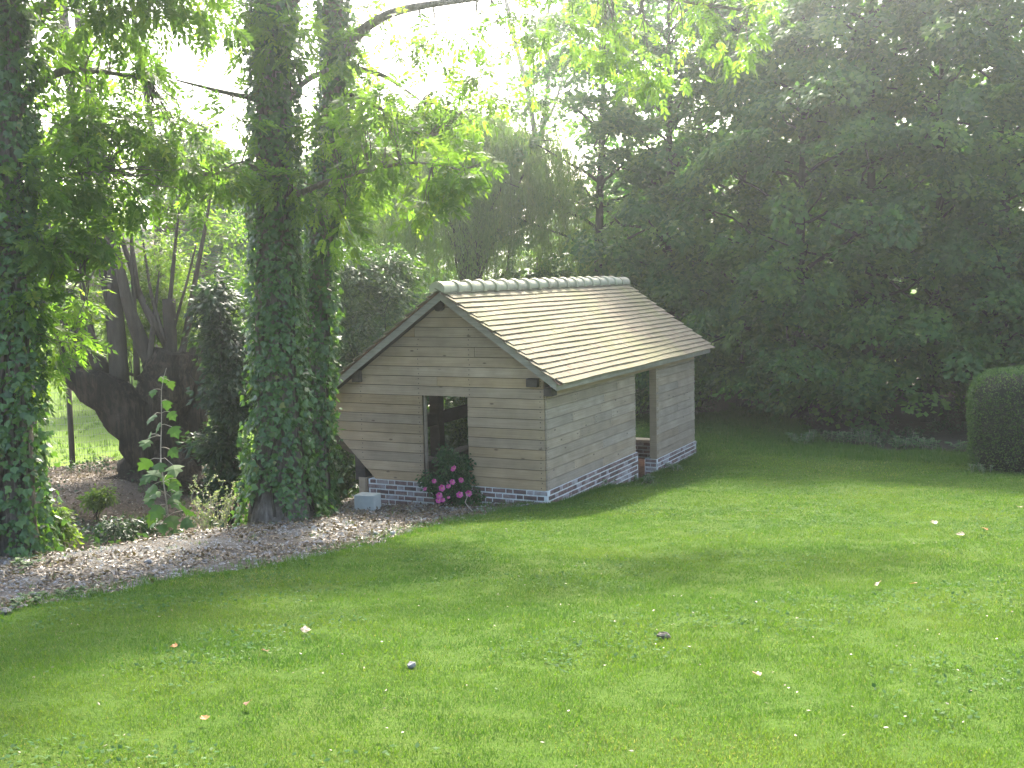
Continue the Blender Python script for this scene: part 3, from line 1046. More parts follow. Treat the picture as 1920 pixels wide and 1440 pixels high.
def scatter_leaves(mb, r, centers, outs, per, R, flat, L, Wd, droop=0.35, nrand=0.5, arand=0.7, fold=0.15, tspread=.25):
    """sprays: flattened drooping discs of simple leaves"""
    n = len(centers)
    outs = unit(outs)
    up = np.array([0, 0, 1.0])
    nrm = unit(up + outs * .55 + r.normal(size=(n, 3)) * .30)
    e1 = unit(outs - (outs * nrm).sum(1, keepdims=True) * nrm)
    e2 = np.cross(nrm, e1)
    per_n = np.maximum(1, (per * (0.6 + .8 * r.random(n))).astype(int))
    idx = np.repeat(np.arange(n), per_n)
    k = len(idx)
    rad = R * (0.75 + .5 * r.random(n))[idx] * np.sqrt(r.random(k))
    th = r.random(k) * 2 * PI
    a, b = rad * np.cos(th), rad * np.sin(th) * .8
    c = r.normal(size=k) * flat * R - droop * (rad ** 2) / R
    P = centers[idx] + e1[idx] * a[:, None] + e2[idx] * b[:, None] + nrm[idx] * c[:, None]
    ax = unit(e1[idx] * (np.cos(th) + .5)[:, None] + e2[idx] * np.sin(th)[:, None] + r.normal(size=(k, 3)) * arand * .6 - up * .35)
    nn = unit(nrm[idx] + r.normal(size=(k, 3)) * nrand)
    sd = side_of(ax, nn)
    sc = .65 + .7 * r.random(k)
    tint = np.clip(.5 + (r.random(n)[idx] - .5) * .85 + r.normal(size=k) * tspread * .6, 0, .9)  # random tone per spray, spread widened so some clumps look sunlit
    yl = r.random(k) < .004
    tint[yl] = 1.0
    mb.kites(P, ax, sd, L * sc, Wd * sc, fold, tint)

def pinnate(mb, r, base, axis, L, pairs=4, lw=.042, ll=.108):
    """ash leaves: a rachis with pairs of leaflets"""
    n = len(base)
    nrm = unit(np.array([0, 0, 1.0]) + r.normal(size=(n, 3)) * .45)
    sd = side_of(axis, nrm)
    nrm = np.cross(sd, axis)
    tint = np.clip(.5 + r.normal(size=n) * .22, 0, .92)
    for p in range(pairs + 1):
        f = .25 + .75 * p / pairs
        B = base + axis * (L * f)[:, None] - np.array([0, 0, 1.0]) * (.10 * f * f * L)[:, None]
        for sgn in ((1, -1) if p < pairs else (0,)):
            ax = unit(axis * .75 + sd * sgn + nrm * .1 - np.array([0, 0, .35]) + r.normal(size=(n, 3)) * .12)
            s2 = side_of(ax, nrm + r.normal(size=(n, 3)) * .15)
            sc = .8 + .4 * r.random(n)
            mb.kites(B, ax, s2, ll * sc, lw * sc * 1.15, .12, np.clip(tint + r.normal(size=n) * .05, 0, 1), mid=.45)

DENS = 0.40
def ash_sprays(mb, r, centers, outs, per, R):
    n = len(centers)
    outs = unit(outs)
    per_n = np.maximum(1, (per * DENS * (.6 + .8 * r.random(n))).astype(int))
    idx = np.repeat(np.arange(n), per_n)
    k = len(idx)
    off = rand_unit(r, k) * (R * r.random(k) ** .5)[:, None] * np.array([1, 1, .7])
    P = centers[idx] + off
    ax = unit(off / R * .8 + outs[idx] * .6 + r.normal(size=(k, 3)) * .4 - np.array([0, 0, .45]))
    pinnate(mb, r, P, ax, .20 + .12 * r.random(k), 4)

def blob_points(r, c, rad, n, shell=.45):
    d = rand_unit(r, n)
    q = (1 - shell * r.random(n)) * (.92 + .16 * r.random(n))
    return np.asarray(c) + d * np.asarray(rad) * q[:, None], d

def curve(p0, p1, n=6, sag=0.0, wob=.04, r=None, bow=None):
    t = np.linspace(0, 1, n)[:, None]
    p0, p1 = np.asarray(p0, float), np.asarray(p1, float)
    P = p0 * (1 - t) + p1 * t
    ln = np.linalg.norm(p1 - p0)
    P = P + np.array([0, 0, 1.0]) * (4 * t * (1 - t)) * sag * ln
    if r is not None:
        w = r.normal(size=(n, 3)) * wob * ln
        w[0] = w[-1] = 0
        P = P + w
    return P

def bez(pts, n):
    pts = np.asarray(pts, float)
    d = np.concatenate([[0], np.cumsum(np.linalg.norm(np.diff(pts, axis=0), axis=1))])
    t = np.linspace(0, d[-1], n)
    out = np.stack([np.interp(t, d, pts[:, k]) for k in range(3)], 1)
    for _ in range(2):
        o2 = out.copy()
        o2[1:-1] = (out[:-2] + 2 * out[1:-1] + out[2:]) / 4
        out = o2
    return out

def radii(r0, r1, n, flare=0.0):
    t = np.linspace(0, 1, n)
    return r0 + (r1 - r0) * t + flare * np.exp(-t * 14)

# ------------------------------------------------------------------ ivy-clad ash trees
def ivy_cover(mb, r, path, rad, n, L=.075, start=0.0, bare=None):
    """leaves hugging a trunk, each roughly facing outward and hanging"""
    t = r.random(n)
    t = start + (1 - start) * t
    m_ = len(path) - 1
    f = t * m_
    i = np.minimum(f.astype(int), m_ - 1)
    fr = (f - i)[:, None]
    P = path[i] * (1 - fr) + path[i + 1] * fr
    R = np.interp(t, np.linspace(0, 1, len(rad)), rad)
    th = r.random(n) * 2 * PI
    o = np.stack([np.cos(th), np.sin(th), np.zeros(n)], 1)
    lump = fbm(th * 1.6, P[:, 2] * 1.8, 1.0, 55, 3)
    depth = R * (1.02 + .5 * (lump - .35)) + .05 * r.random(n) + .16 * r.random(n) ** 8
    gap = fbm(th * 2.2 + 9, P[:, 2] * 1.1, 1.0, 88, 2)
    hole = (gap < .25) & (r.random(n) < .75)
    if bare is None:
        bare = lambda t_, th_, P_: np.zeros(len(t_), bool)
    if True:
        keep = ~(bare(t, th, P) | hole)
        P, o, depth, n = P[keep], o[keep], depth[keep], int(keep.sum())
    Q = P + o * depth[:, None]
    nn = unit(o + r.normal(size=(n, 3)) * .35 + np.array([0, 0, .35]))
    ax = unit(np.array([0, 0, -1.0]) + r.normal(size=(n, 3)) * .45 + o * .35)
    sd = side_of(ax, nn)
    sc = .45 + 1.1 * r.random(n) ** 1.3
    tint = np.clip(.5 + r.normal(size=n) * .26, 0, .92)
    tint[r.random(n) < .008] = 1
    nrm = np.cross(ax, sd)
    Lc, Wc = (L * sc)[:, None], (L * 1.0 * sc)[:, None]
    # broad five-point ivy outline: base, shoulders, side lobes, tip
    pts = [(-.02, 0, 0), (.08, .38, .04), (.38, .50, .06), (.52, .24, .03), (1.0, 0, -.04), (.52, -.24, .03), (.38, -.50, .06), (.08, -.38, .04)]
    v = np.stack([Q + ax * Lc * a + sd * Wc * b + nrm * Wc * c for a, b, c in pts], 1).reshape(-1, 3)
    b0 = np.arange(n)[:, None] * 8
    mb.add(v, np.concatenate([b0 + np.array([[0, 1, 2, 3]]), b0 + np.array([[0, 3, 4, 5]]), b0 + np.array([[0, 5, 6, 7]])]), None, np.repeat(tint, 8))

def branch_set(mb, r, start, targets, r0=.06, sag=.08, k=6):
    for tg_ in targets:
        P = curve(start, tg_, 7, sag, .03, r)
        mb.tube(P, radii(r0, .008, 7), k, cap=False)

def twigs_to(mb, r, centers, anchor, r0=.012):
    for c in centers:
        a = anchor[np.argmin(np.linalg.norm(anchor - c, axis=1))]
        mb.tube(curve(a, c, 5, .05, .04, r), radii(r0, .004, 5), 4, cap=False)

def ash_tree(name, seed, base, path_px, r0, r1, flare, blobs, label, cat='tree', ivy_n=12000, ivy_r=1.22, branches=(), bare=None, twig=True, thin=1.0):
    r = rng_(seed)
    root = thing(name, base, label, cat)
    path = bez(np.vstack([[base - np.array([0, 0, .15])], path_px]), 26)
    rad = radii(r0, r1, 26, flare)
    tr = MB()
    tr.tube(path, rad, 22, .18, r)
    cr = MB()
    anchors = [path]
    for pts, ra, rb in branches:
        P = bez(pts, 14)
        tr.tube(P, radii(ra, rb, 14), 8, .06, r, cap=False)
        anchors.append(P)
    anc = np.concatenate(anchors)
    allc = []
    for c, rd, n, per, R in blobs:
        n = max(3, int(n * thin))
        p, d = blob_points(r, c, rd, n, .8)
        ash_sprays(cr, r, p, d * .7 + rand_unit(r, n) * .3, per, R)
        allc.append(p)
    allc = np.concatenate(allc)
    if twig:
        twigs_to(tr, r, allc, anc)
    part('trunk', tr, M['bark_ash'], root, smooth=True)
    if ivy_n:
        vs = MB()
        for q in range(7):
            tt = np.linspace(.03, .6, 16)
            ff = tt * (len(path) - 1)
            c0_ = np.stack([np.interp(ff, np.arange(len(path)), path[:, k_]) for k_ in range(3)], 1)
            rr_ = np.interp(tt, np.linspace(0, 1, len(rad)), rad) * 1.04
            aa = r.random() * 2 * PI + np.cumsum(r.normal(size=16) * .16)
            vs.tube(c0_ + np.stack([np.cos(aa) * rr_, np.sin(aa) * rr_, np.zeros(16)], 1), radii(.022, .008, 16), 5, cap=False)
        part('ivy_stems', vs, M['bark'], root, smooth=True)
        iv = MB()
        ivy_cover(iv, r, path, rad * ivy_r, ivy_n, .078, bare=bare)
        part('ivy', iv, M['ivy'], root, tint=True, kind='stuff')
    part('crown', cr, M['ash'], root, tint=True, kind='stuff')
    return root

def P3(*a):
    return at(*a)

sA = 16.1
bA = P3(530, 968, sA); bA[2] = Hz(bA)
def bareA(t, th, P):
    # the bark shows low on the side toward the lawn
    lowz = P[:, 2] - bA[2]
    ang = np.abs(((th - (-1.35)) + PI) % (2 * PI) - PI)
    return (lowz < .55) & (ang < .9 * (1 - lowz / .55) + .1)
brA = [([P3(520, 190, sA), P3(440, 178, sA - .3), P3(330, 150, sA - .5)], .05, .012),
       ([P3(520, 200, sA), P3(575, 150, sA), P3(615, 130, sA + .2)], .05, .03),
       ([P3(515, 20, sA), P3(640, -120, sA - .4), P3(900, -70, sA + .2), P3(1150, -20, sA + 1.2), P3(1400, 20, sA + 2)], .16, .02),
       ([P3(515, 330, sA), P3(450, 300, sA - .6), P3(400, 330, sA - 1)], .03, .008),
       ([P3(520, 380, sA), P3(640, 330, sA - .5), P3(780, 300, sA - .8), P3(870, 320, sA - .9)], .05, .01),
       ([P3(514, -100, sA), P3(420, -260, sA), P3(250, -330, sA - .5)], .12, .03)]
blobA = []
for px, py, ds, rr, n, per, R in [
    (520, 90, -.45, .55, 9, 24, .28), (560, 60, -.2, .5, 6, 24, .28), (560, 350, -.5, .55, 16, 22, .25), (600, 250, -.4, .5, 14, 22, .26),
    (720, 290, -.7, .75, 26, 22, .25), (820, 330, -.9, .55, 20, 22, .22), (870, 300, -.9, .35, 9, 20, .20), (800, 390, -.9, .32, 10, 20, .20),
    (450, 40, -.3, .6, 16, 24, .28), (400, 20, -.3, .6, 12, 24, .28), (440, 220, -.5, .5, 12, 18, .26), (430, 330, -.8, .6, 20, 22, .27), (360, 300, -.9, .6, 18, 22, .28),
    (640, 420, -.4, .5, 12, 20, .25), (700, 200, -.6, .6, 16, 20, .26),
    (930, 30, .2, .8, 8, 18, .3), (1010, 70, .6, .6, 10, 18, .28), (1060, 20, .9, .8, 14, 18, .32), (1130, 90, 1.2, .7, 14, 18, .28), (1180, 30, 1.4, .8, 16, 18, .3), (1250, 100, 1.6, .6, 13, 18, .28), (1290, 30, 1.8, .8, 16, 18, .3), (1370, 60, 2.0, .7, 14, 18, .28), (1430, 10, 2.1, .6, 9, 18, .28),
    (1200, 150, 1.4, .32, 6, 18, .2), (1110, -40, 1.2, .9, 10, 18, .32), (1300, -50, 1.8, .9, 10, 18, .32)]:
    blobA.append((P3(px, py, sA + ds), (rr, rr, rr * .7), n, per, R))
for dx, dy, z, rr, n in [(0, 0, 10.4, 1.6, 18), (-1.2, -.6, 9.2, 1.2, 10), (.4, -1.2, 11.6, 1.4, 14)]:
    blobA.append((bA + np.array([dx, dy, z]), (rr, rr, rr * .8), n, 16, .4))
ash_tree('ivy_clad_ash', 41, bA, [P3(526, 900, sA), P3(516, 600, sA), P3(515, 300, sA), P3(513, 100, sA), P3(512, -100, sA), P3(505, -300, sA), P3(500, -480, sA)],
         .27, .20, .26, blobA, 'thick ivy covered trunk with bare bark at its foot beside the shed gable', branches=brA, bare=bareA, ivy_n=15000, thin=.58)

sB = 17.3
bB = P3(585, 955, sB); bB[2] = Hz(bB)
brB = [([P3(628, 130, sB), P3(660, 70, sB - .2), P3(720, 25, sB - .4), P3(800, 8, sB - .6), P3(920, -5, sB - .8)], .10, .03),
       ([P3(632, 120, sB), P3(720, 140, sB + .2), P3(790, 190, sB + .4)], .06, .012),
       ([P3(632, 165, sB), P3(700, 195, sB - .2), P3(800, 260, sB - .3)], .05, .010),
       ([P3(625, 135, sB), P3(585, 140, sB), P3(555, 165, sB)], .045, .02)]
blobB = []
for px, py, ds, rr, n, per, R in [(625, 90, -.3, .5, 12, 22, .26), (640, 20, -.2, .6, 12, 22, .28), (680, 160, .1, .7, 16, 18, .26), (760, 210, .3, .7, 26, 22, .27), (840, 240, .3, .6, 18, 22, .27),
                                  (660, 260, 0, .7, 24, 22, .27), (700, 340, .1, .7, 22, 22, .28), (640, 350, -.2, .6, 18, 20, .27), (740, 70, -.4, .5, 8, 16, .24), (860, 60, -.7, .5, 9, 16, .25), (790, 100, -.5, .5, 6, 16, .22), (900, 150, -.4, .5, 8, 16, .25), (830, 170, 0, .5, 10, 16, .25), (950, 180, -.2, .5, 9, 16, .24), (870, 215, .2, .6, 14, 18, .25)]:
    blobB.append((P3(px, py, sB + ds), (rr, rr, rr * .7), n, per, R))
for dx, dy, z, rr, n in [(0, 0, 10.2, 1.4, 12)]:
    blobB.append((bB + np.array([dx, dy, z]), (rr, rr, rr * .8), n, 16, .4))
ash_tree('ivy_clad_ash', 42, bB, [P3(588, 880, sB), P3(592, 700, sB), P3(600, 480, sB), P3(622, 280, sB), P3(630, 120, sB), P3(626, 0, sB), P3(620, -200, sB), P3(615, -420, sB)],
         .19, .13, .14, blobB, 'slimmer ivy covered trunk right behind the thick ivy trunk', branches=brB, ivy_n=11000, thin=.58)

sC = 12.9
bC = P3(26, 1040, sC); bC[2] = Hz(bC)
brC = [([P3(20, 230, sC), P3(60, 160, sC + .3), P3(130, 125, sC + .8), P3(200, 135, sC + 1.2), P3(280, 150, sC + 1.6)], .07, .015),
       ([P3(10, 90, sC), P3(50, 35, sC + .4), P3(110, -5, sC + .9)], .09, .05),
       ([P3(20, 500, sC), P3(90, 480, sC + .2), P3(170, 520, sC + .5)], .03, .008),
       ([P3(20, 380, sC), P3(110, 330, sC + .6), P3(200, 320, sC + 1)], .04, .010),
       ([bC + [0, 0, 6.3], bC + [1.2, .4, 7.2], bC + [2.6, .6, 7.3], bC + [3.6, .1, 7.1], bC + [4.4, -.8, 6.9]], .10, .02),
       ([bC + [1.2, .4, 7.2], bC + [2.0, 1.2, 7.0], bC + [2.5, 1.7, 6.9]], .05, .015)]
blobC = []
for px, py, ds, rr, n, per, R in [(30, 330, -.1, .5, 18, 24, .26), (60, 450, 0, .5, 18, 24, .26), (50, 560, 0, .4, 16, 24, .24), (90, 640, .2, .35, 10, 22, .22), (40, 700, 0, .35, 8, 22, .22),
                                  (30, 90, .2, .6, 16, 22, .28), (120, 60, .7, .6, 14, 20, .28), (200, 60, 1.2, .6, 14, 20, .27), (100, 230, .7, .6, 22, 22, .28), (180, 230, 1.0, .6, 22, 22, .28),
                                  (150, 340, .8, .6, 28, 22, .28), (120, 440, .6, .5, 22, 22, .27), (190, 450, .8, .4, 12, 22, .24), (260, 250, 1.5, .6, 20, 22, .28), (330, 230, 1.9, .6, 16, 20, .28), (210, 130, 1.2, .5, 10, 20, .26), (290, 100, 1.5, .4, 5, 18, .24),
                                  (160, 560, .8, .35, 8, 20, .22), (60, 10, .4, .6, 12, 20, .28), (340, 330, 2, .5, 14, 20, .26), (230, 350, 1.2, .5, 14, 22, .26)]:
    blobC.append((P3(px, py, sC + ds), (rr, rr, rr * .75), n, per, R))
for dx, dy, z, rr, n in [(0, 0, 7.6, 1.5, 36), (1.2, .8, 8.3, 1.5, 36), (-1, .5, 8.8, 1.5, 30), (1.6, 2.0, 7.6, 1.2, 26), (.5, .6, 10, 1.6, 34), (3.1, -.4, 7.2, .9, 80), (2.2, .1, 7.4, 1.1, 80), (3.6, -1.3, 6.9, .8, 70), (1.7, .9, 6.9, 1.0, 60), (1.0, .2, 7.2, 1.1, 70)]:
    blobC.append((bC + np.array([dx, dy, z]), (rr, rr, rr * .8), n, 20, .42))
ash_tree('ivy_clad_ash', 43, bC, [P3(28, 950, sC), P3(24, 700, sC), P3(16, 400, sC), P3(8, 150, sC), P3(0, -50, sC), P3(-10, -350, sC), P3(-20, -700, sC)],
         .21, .13, .16, blobC, 'ivy covered trunk at the left border of the picture', branches=brC, ivy_n=11000, ivy_r=1.35, thin=.68)

# ------------------------------------------------------------------ pollard willow
def pollard():
    s = 22.6
    r = rng_(61)
    base = P3(305, 905, s); base[2] = Hz(base)
    root = thing('pollard_willow', base, 'massive old pollard willow with dark gnarled trunk and upright stems', 'tree')
    tr = MB()
    k = s / 2087.0
    tr.tube(bez([base - [0, 0, .2], P3(300, 850, s), P3(302, 780, s), P3(318, 720, s), P3(328, 660, s)], 22), np.interp(np.linspace(0, 1, 22), [0, .1, .3, .6, .85, 1], np.array([84, 66, 54, 52, 54, 40]) * k), 22, .34, r)
    tr.tube(bez([P3(290, 850, s - .1), P3(255, 790, s - .2), P3(215, 745, s - .25), P3(165, 715, s - .2), P3(128, 706, s - .2)], 12), np.interp(np.linspace(0, 1, 12), [0, .5, .8, 1], np.array([50, 40, 31, 14]) * k), 18, .34, r)
    tr.tube(bez([P3(350, 900, s + .3), P3(362, 800, s + .3), P3(370, 700, s + .3), P3(378, 640, s + .3)], 10), np.interp(np.linspace(0, 1, 10), [0, 1], np.array([30, 20]) * k), 14, .3, r)
    # roots
    for a, b in (((225, 925), (190, 945)), ((270, 925), (245, 955)), ((350, 920), (390, 940))):
        tr.tube(bez([P3(300, 870, s), P3(a[0], a[1] - 20, s - .3), np.append(P3(b[0], b[1], s - .4)[:2], Hz(P3(b[0], b[1], s - .4)) - .05)], 8), radii(.35, .08, 8), 8, .2, r)
    part('trunk', tr, M['bark_pollard'], root, smooth=True)
    stems = [([(155, 690), (130, 610), (100, 560)], 17, 9), ([(195, 700), (160, 620), (135, 577), (107, 490), (80, 380), (40, 200)], 19, 7),
             ([(225, 715), (222, 660), (215, 587), (214, 500), (207, 440), (195, 350), (170, 180), (150, 60), (140, -60)], 22, 7), ([(215, 600), (200, 550), (185, 455), (160, 300), (125, 130), (110, -40)], 10, 5),
             ([(290, 690), (265, 640), (245, 587), (228, 520), (216, 450)], 20, 6), ([(315, 650), (285, 600), (262, 555), (246, 500), (222, 430)], 10, 4),
             ([(322, 690), (320, 630), (316, 560)], 14, 12), ([(262, 560), (254, 500), (246, 440), (243, 390)], 4, 2), ([(258, 560), (250, 470), (238, 395)], 3, 2),
             ([(310, 640), (285, 560), (275, 500), (268, 450)], 5, 2), ([(330, 680), (345, 640), (360, 600)], 6, 3), ([(240, 700), (300, 720), (345, 715)], 4, 2)]
    for i in range(11):
        u = i / 10.0
        x0 = 140 + 200 * u + r.normal() * 8
        y0 = 705 - 40 * u + r.normal() * 8
        ln = 150 + 230 * r.random()
        dx = (-120 + 190 * u) * ln / 250 + r.normal() * 18
        a = 4 + 6 * r.random()
        stems.append(([(x0, y0 + 15), (x0 + dx * .35, y0 - ln * .33), (x0 + dx * .7, y0 - ln * .66), (x0 + dx, y0 - ln)], a, 1.6))
    for pts, a, b in stems:
        a *= .82
        n = 4 * len(pts)
        mb = MB()
        mb.tube(bez([P3(x, y, s + r.normal() * .15) for x, y in pts], n), radii(a * k, b * k, n), 8, .08, r)
        part('stem', mb, M['bark'], root, smooth=True)
    cr = MB()
    blobs = [(150, 640, .5, 8), (110, 620, .4, 8), (340, 620, .5, 12), (290, 540, .6, 12), (80, 560, .6, 12), (170, 470, .6, 10), (220, 600, .4, 7), (300, 600, .5, 9), (240, 500, .5, 8), (200, 680, .35, 5), (180, 560, .5, 10), (280, 620, .5, 10), (330, 560, .6, 12), (260, 560, .4, 6), (110, 690, .35, 6), (300, 480, .7, 14), (230, 620, .4, 7)]
    for px, py, rr, n in blobs:
        p, d = blob_points(r, P3(px, py, s + .6), (rr, rr, rr * .8), n * 3, .8)
        scatter_leaves(cr, r, p, d, 26, .3, .3, .11, .035, .3)
    part('crown', cr, M['lime'], root, tint=True, kind='stuff')
pollard()

# ------------------------------------------------------------------ slim leaning trees at the upper left
def slim_tree(seed, pts, s, r0, r1, label, leaves, group=None, mat='bark_ash', lm='ash', per=24, R=.3, base_drop=True, limbs=()):
    r = rng_(seed)
    P = [P3(x, y, s) for x, y in pts]
    b = P[0].copy(); b[2] = Hz(b)
    if base_drop:
        P = [b - np.array([0, 0, .1])] + P[1:] if abs(P[0][2] - b[2]) < .8 else [b - np.array([0, 0, .1])] + P
    root = thing('slim_tree', b, label, 'tree', group)
    tr = MB()
    path = bez(P, 24)
    tr.tube(path, radii(r0, r1, 24), 8, .05, r)
    anc = [path]
    for lp, a, c in limbs:
        q = bez([P3(x, y, s) for x, y in lp], 12)
        tr.tube(q, radii(a, c, 12), 6, .04, r)
        anc.append(q)
    cr = MB()
    ce = []
    for px, py, rr, n in leaves:
        p, d = blob_points(r, P3(px, py, s), (rr, rr, rr * .9), n, .8)
        scatter_leaves(cr, r, p, d, per, R, .35, .12, .06, .3, .7)
        ce.append(p)
    if ce:
        twigs_to(tr, r, np.concatenate(ce), np.concatenate(anc), .014)
    part('trunk', tr, M[mat], root, smooth=True)
    if ce:
        part('crown', cr, M[lm], root, tint=True, kind='stuff')
    return root
slim_tree(71, [(300, 800), (298, 600), (294, 400), (288, 240), (262, 120), (246, 0), (240, -120)], 27.0, .10, .06, 'slim pale grey trunk standing in the bright gap left of the ivy trunks',
          [(330, 330, .9, 20), (360, 400, .9, 26), (420, 430, .9, 26), (300, 180, .7, 10), (380, 260, .8, 14), (250, 60, .7, 8), (340, 480, .8, 24), (430, 520, .8, 20)])
slim_tree(72, [(58, 800), (60, 520), (62, 340), (40, 210), (20, 100), (5, -60)], 24.5, .12, .06, 'slim leaning trunk close behind the ivy trunk at the left border',
          [(70, 300, .8, 18), (120, 260, .8, 16), (40, 160, .7, 14), (100, 420, .8, 24), (60, 560, .7, 18), (150, 500, .7, 20)])
slim_tree(73, [(265, 800), (195, 560), (150, 300), (132, 140), (120, 0), (112, -120)], 26.0, .11, .06, 'slim dark trunk rising behind the pollard willow into the ash leaves',
          [(140, 200, .8, 14), (200, 300, .9, 20), (220, 180, .8, 14), (170, 420, .9, 26), (240, 420, .6, 8), (120, 560, .7, 20), (140, 80, .8, 10)])
slim_tree(74, [(1010, 620), (1012, 400), (1006, 280), (995, 190), (972, 100), (950, 20), (940, -60)], 42.0, .17, .06, 'tall forked birch standing against the white sky behind the weeping willow',
          [(980, 130, 1.4, 9), (1040, 110, 1.4, 10), (960, 230, 1.1, 7), (1030, 260, .8, 6), (1000, 40, 1.8, 14), (940, 180, 1.2, 8), (1060, 200, 1.3, 12), (1010, 170, 1.3, 12), (930, 110, 1.3, 10), (1080, 120, 1.4, 12), (960, 290, 1.2, 12)], limbs=[([(1008, 290), (1022, 230), (1030, 150), (1026, 60), (1030, -20)], .11, .04), ([(1006, 260), (1040, 200), (1062, 120)], .07, .03)])

# ------------------------------------------------------------------ weeping willow behind the shed
def weeping_willow():
    r = rng_(81)
    s = 34.0
    b = P3(860, 700, s); b[2] = Hz(b)
    root = thing('weeping_willow', b, 'broad weeping willow with hanging curtain of foliage behind the shed ridge', 'tree')
    tr = MB()
    top = P3(880, 330, s)
    path = bez([b - [0, 0, .1], b * .5 + top * .5 + [.2, 0, 0], top], 12)
    tr.tube(path, radii(.32, .16, 12), 10, .1, r)
    cr = MB()
    ctr = P3(885, 400, s)
    n = 640
    # limb tips on a dome, strands hanging from them
    kx = 2087.0 / s
    for i in range(n):
        th = r.random() * 2 * PI
        e = r.random() ** .8
        rx = (215 / kx) * e
        x = math.cos(th) * rx * (1 + .1 * r.normal())
        dpt = math.sin(th) * rx * .9
        topz = ctr[2] + (3.15 * math.sqrt(max(0, 1 - e ** 2.2)) - .4) + r.normal() * .25
        p0 = ctr + RIGHT * x + FWH * dpt
        p0[2] = topz
        out = unit(RIGHT * math.cos(th) + FWH * math.sin(th))
        ln = min(topz - (b[2] + .4), 1.6 + 3.2 * r.random())
        nn_ = 36
        t = np.linspace(0, 1, nn_)
        Q = p0 + out[None, :] * (np.sqrt(t) * .45 * (.6 + r.random()))[:, None] + np.array([0, 0, -1.0]) * (t ** 1.3 * ln)[:, None] + np.cumsum(r.normal(size=(nn_, 3)) * .02, 0)
        if i % 9 == 0:
            tr.tube(curve(path[-3 - i % 5], p0, 6, .22, .03, r), radii(.05, .012, 6), 4, cap=False)
        if i % 4 == 0:
            tr.tube(Q[::5], .004, 3, cap=False)
        ax = unit(np.array([0, 0, -1.0]) + r.normal(size=(nn_ * 4, 3)) * .38)
        sd = side_of(ax, rand_unit(r, nn_ * 4))
        B = np.repeat(Q, 4, 0) + r.normal(size=(nn_ * 4, 3)) * .05
        tint = np.clip(.5 + r.normal() * .2 + r.normal(size=nn_ * 4) * .15, 0, 1)
        cr.kites(B, ax, sd, .15 + .06 * r.random(nn_ * 4), .030, .1, tint)
    part('trunk', tr, M['bark'], root, smooth=True)
    part('crown', cr, M['willow'], root, tint=True, kind='stuff')
weeping_willow()

# ------------------------------------------------------------------ the wood on the right
def crown_mesh(seed, hgt, rad, low, nb, per, R, leaf, mat, k=9):
    """boughs, each a drooping fan of leaf sprays, with gaps between them"""
    r = rng_(seed)
    cr = MB()
    f = (np.arange(nb) + r.random(nb)) / nb
    z = low + (hgt - low) * f
    prof_ = rad * np.sqrt(np.clip(1 - (2 * np.clip(f, .30, 1) - .60) ** 2 / 2.0, .05, 1)) * (1 - .75 * np.clip(f - .6, 0, 1) ** 1.5 * 2)
    th = np.arange(nb) * 2.39996 + r.normal(size=nb) * .35
    q = (.45 + .62 * r.random(nb) ** .7) * prof_
    C = np.stack([np.cos(th) * q, np.sin(th) * q, z], 1)
    out = np.stack([np.cos(th), np.sin(th), np.zeros(nb)], 1)
    tang = np.stack([-np.sin(th), np.cos(th), np.zeros(nb)], 1)
    idx = np.repeat(np.arange(nb), k)
    n = len(idx)
    br = (.75 + .5 * r.random(nb))[idx] * (.55 + .12 * rad)
    u, w = r.normal(size=n) * .55, r.normal(size=n) * .75
    P = C[idx] + out[idx] * (u * br)[:, None] + tang[idx] * (w * br)[:, None]
    P[:, 2] += -.28 * u * br - .25 * (w * w) * br + r.normal(size=n) * .13
    O = unit(out[idx] + tang[idx] * (w * .7)[:, None] + np.array([0, 0, -.22]))
    scatter_leaves(cr, r, P, O, per, R, .10, leaf, leaf * .80, .5, .38, .6, .12)
    tr = MB()
    pth = bez([[0, 0, -.3], [.1 * r.normal(), .1 * r.normal(), hgt * .35], [.2 * r.normal(), .2 * r.normal(), hgt * .93]], 14)
    tr.tube(pth, radii(.20, .03, 14, .08), 8, .08, r)
    for i in range(nb):
        zz = max(.8, C[i, 2] - .40 * q[i] - .2)
        a = np.array([np.interp(zz, pth[:, 2], pth[:, j]) for j in (0, 1)] + [zz])
        tr.tube(curve(a, C[i], 6, .06, .03, r), radii(.05, .012, 6), 4, cap=False)
    return tr.mesh('trunk', M['bark_dark'], smooth=True), cr.mesh('crown', M[mat], tint=True)
MAPLES = [crown_mesh(201, 12.5, 3.3, .9, 52, 62, .46, .16, 'maple'), crown_mesh(202, 13.5, 3.0, 1.2, 48, 62, .45, .155, 'maple'),
          crown_mesh(203, 11.5, 3.5, .7, 52, 64, .48, .165, 'maple'), crown_mesh(204, 14.0, 2.7, 3.4, 38, 58, .45, .155, 'maple')]
def wood_tree(px, s, kind, rot, sc, label, group=None, name='maple_tree', zs=1.0, mat=None):
    p = P3(px, 700, s); p[2] = Hz(p)
    root = thing(name, p, label, 'tree', group)
    for nm, me in (('trunk', MAPLES[kind][0]), ('crown', MAPLES[kind][1])):
        o = bpy.data.objects.new(nm, me)
        o.rotation_euler = (0, 0, rot)
        o.scale = (sc, sc, sc * zs)
        link(o, root)
        if nm == 'crown':
            o['kind'] = 'stuff'
    return root
wood_tree(1130, 33.5, 3, .3, 1.0, 'dark upright tree whose crown rises behind the far end of the shed ridge')
wood_tree(1255, 33.0, 1, 1.9, 1.0, 'dark tree standing behind the right eave corner of the shed roof')
wood_tree(1395, 33.0, 0, 2.7, 1.02, 'broad maple with dark boughs over the dark gap right of the shed')
wood_tree(1500, 30.0, 2, .9, .96, 'maple whose lowest boughs tilt down toward the rough grass right of the shed')
wood_tree(1625, 29.2, 0, 4.4, 1.0, 'maple with layered boughs midway between shed and clipped hedge')
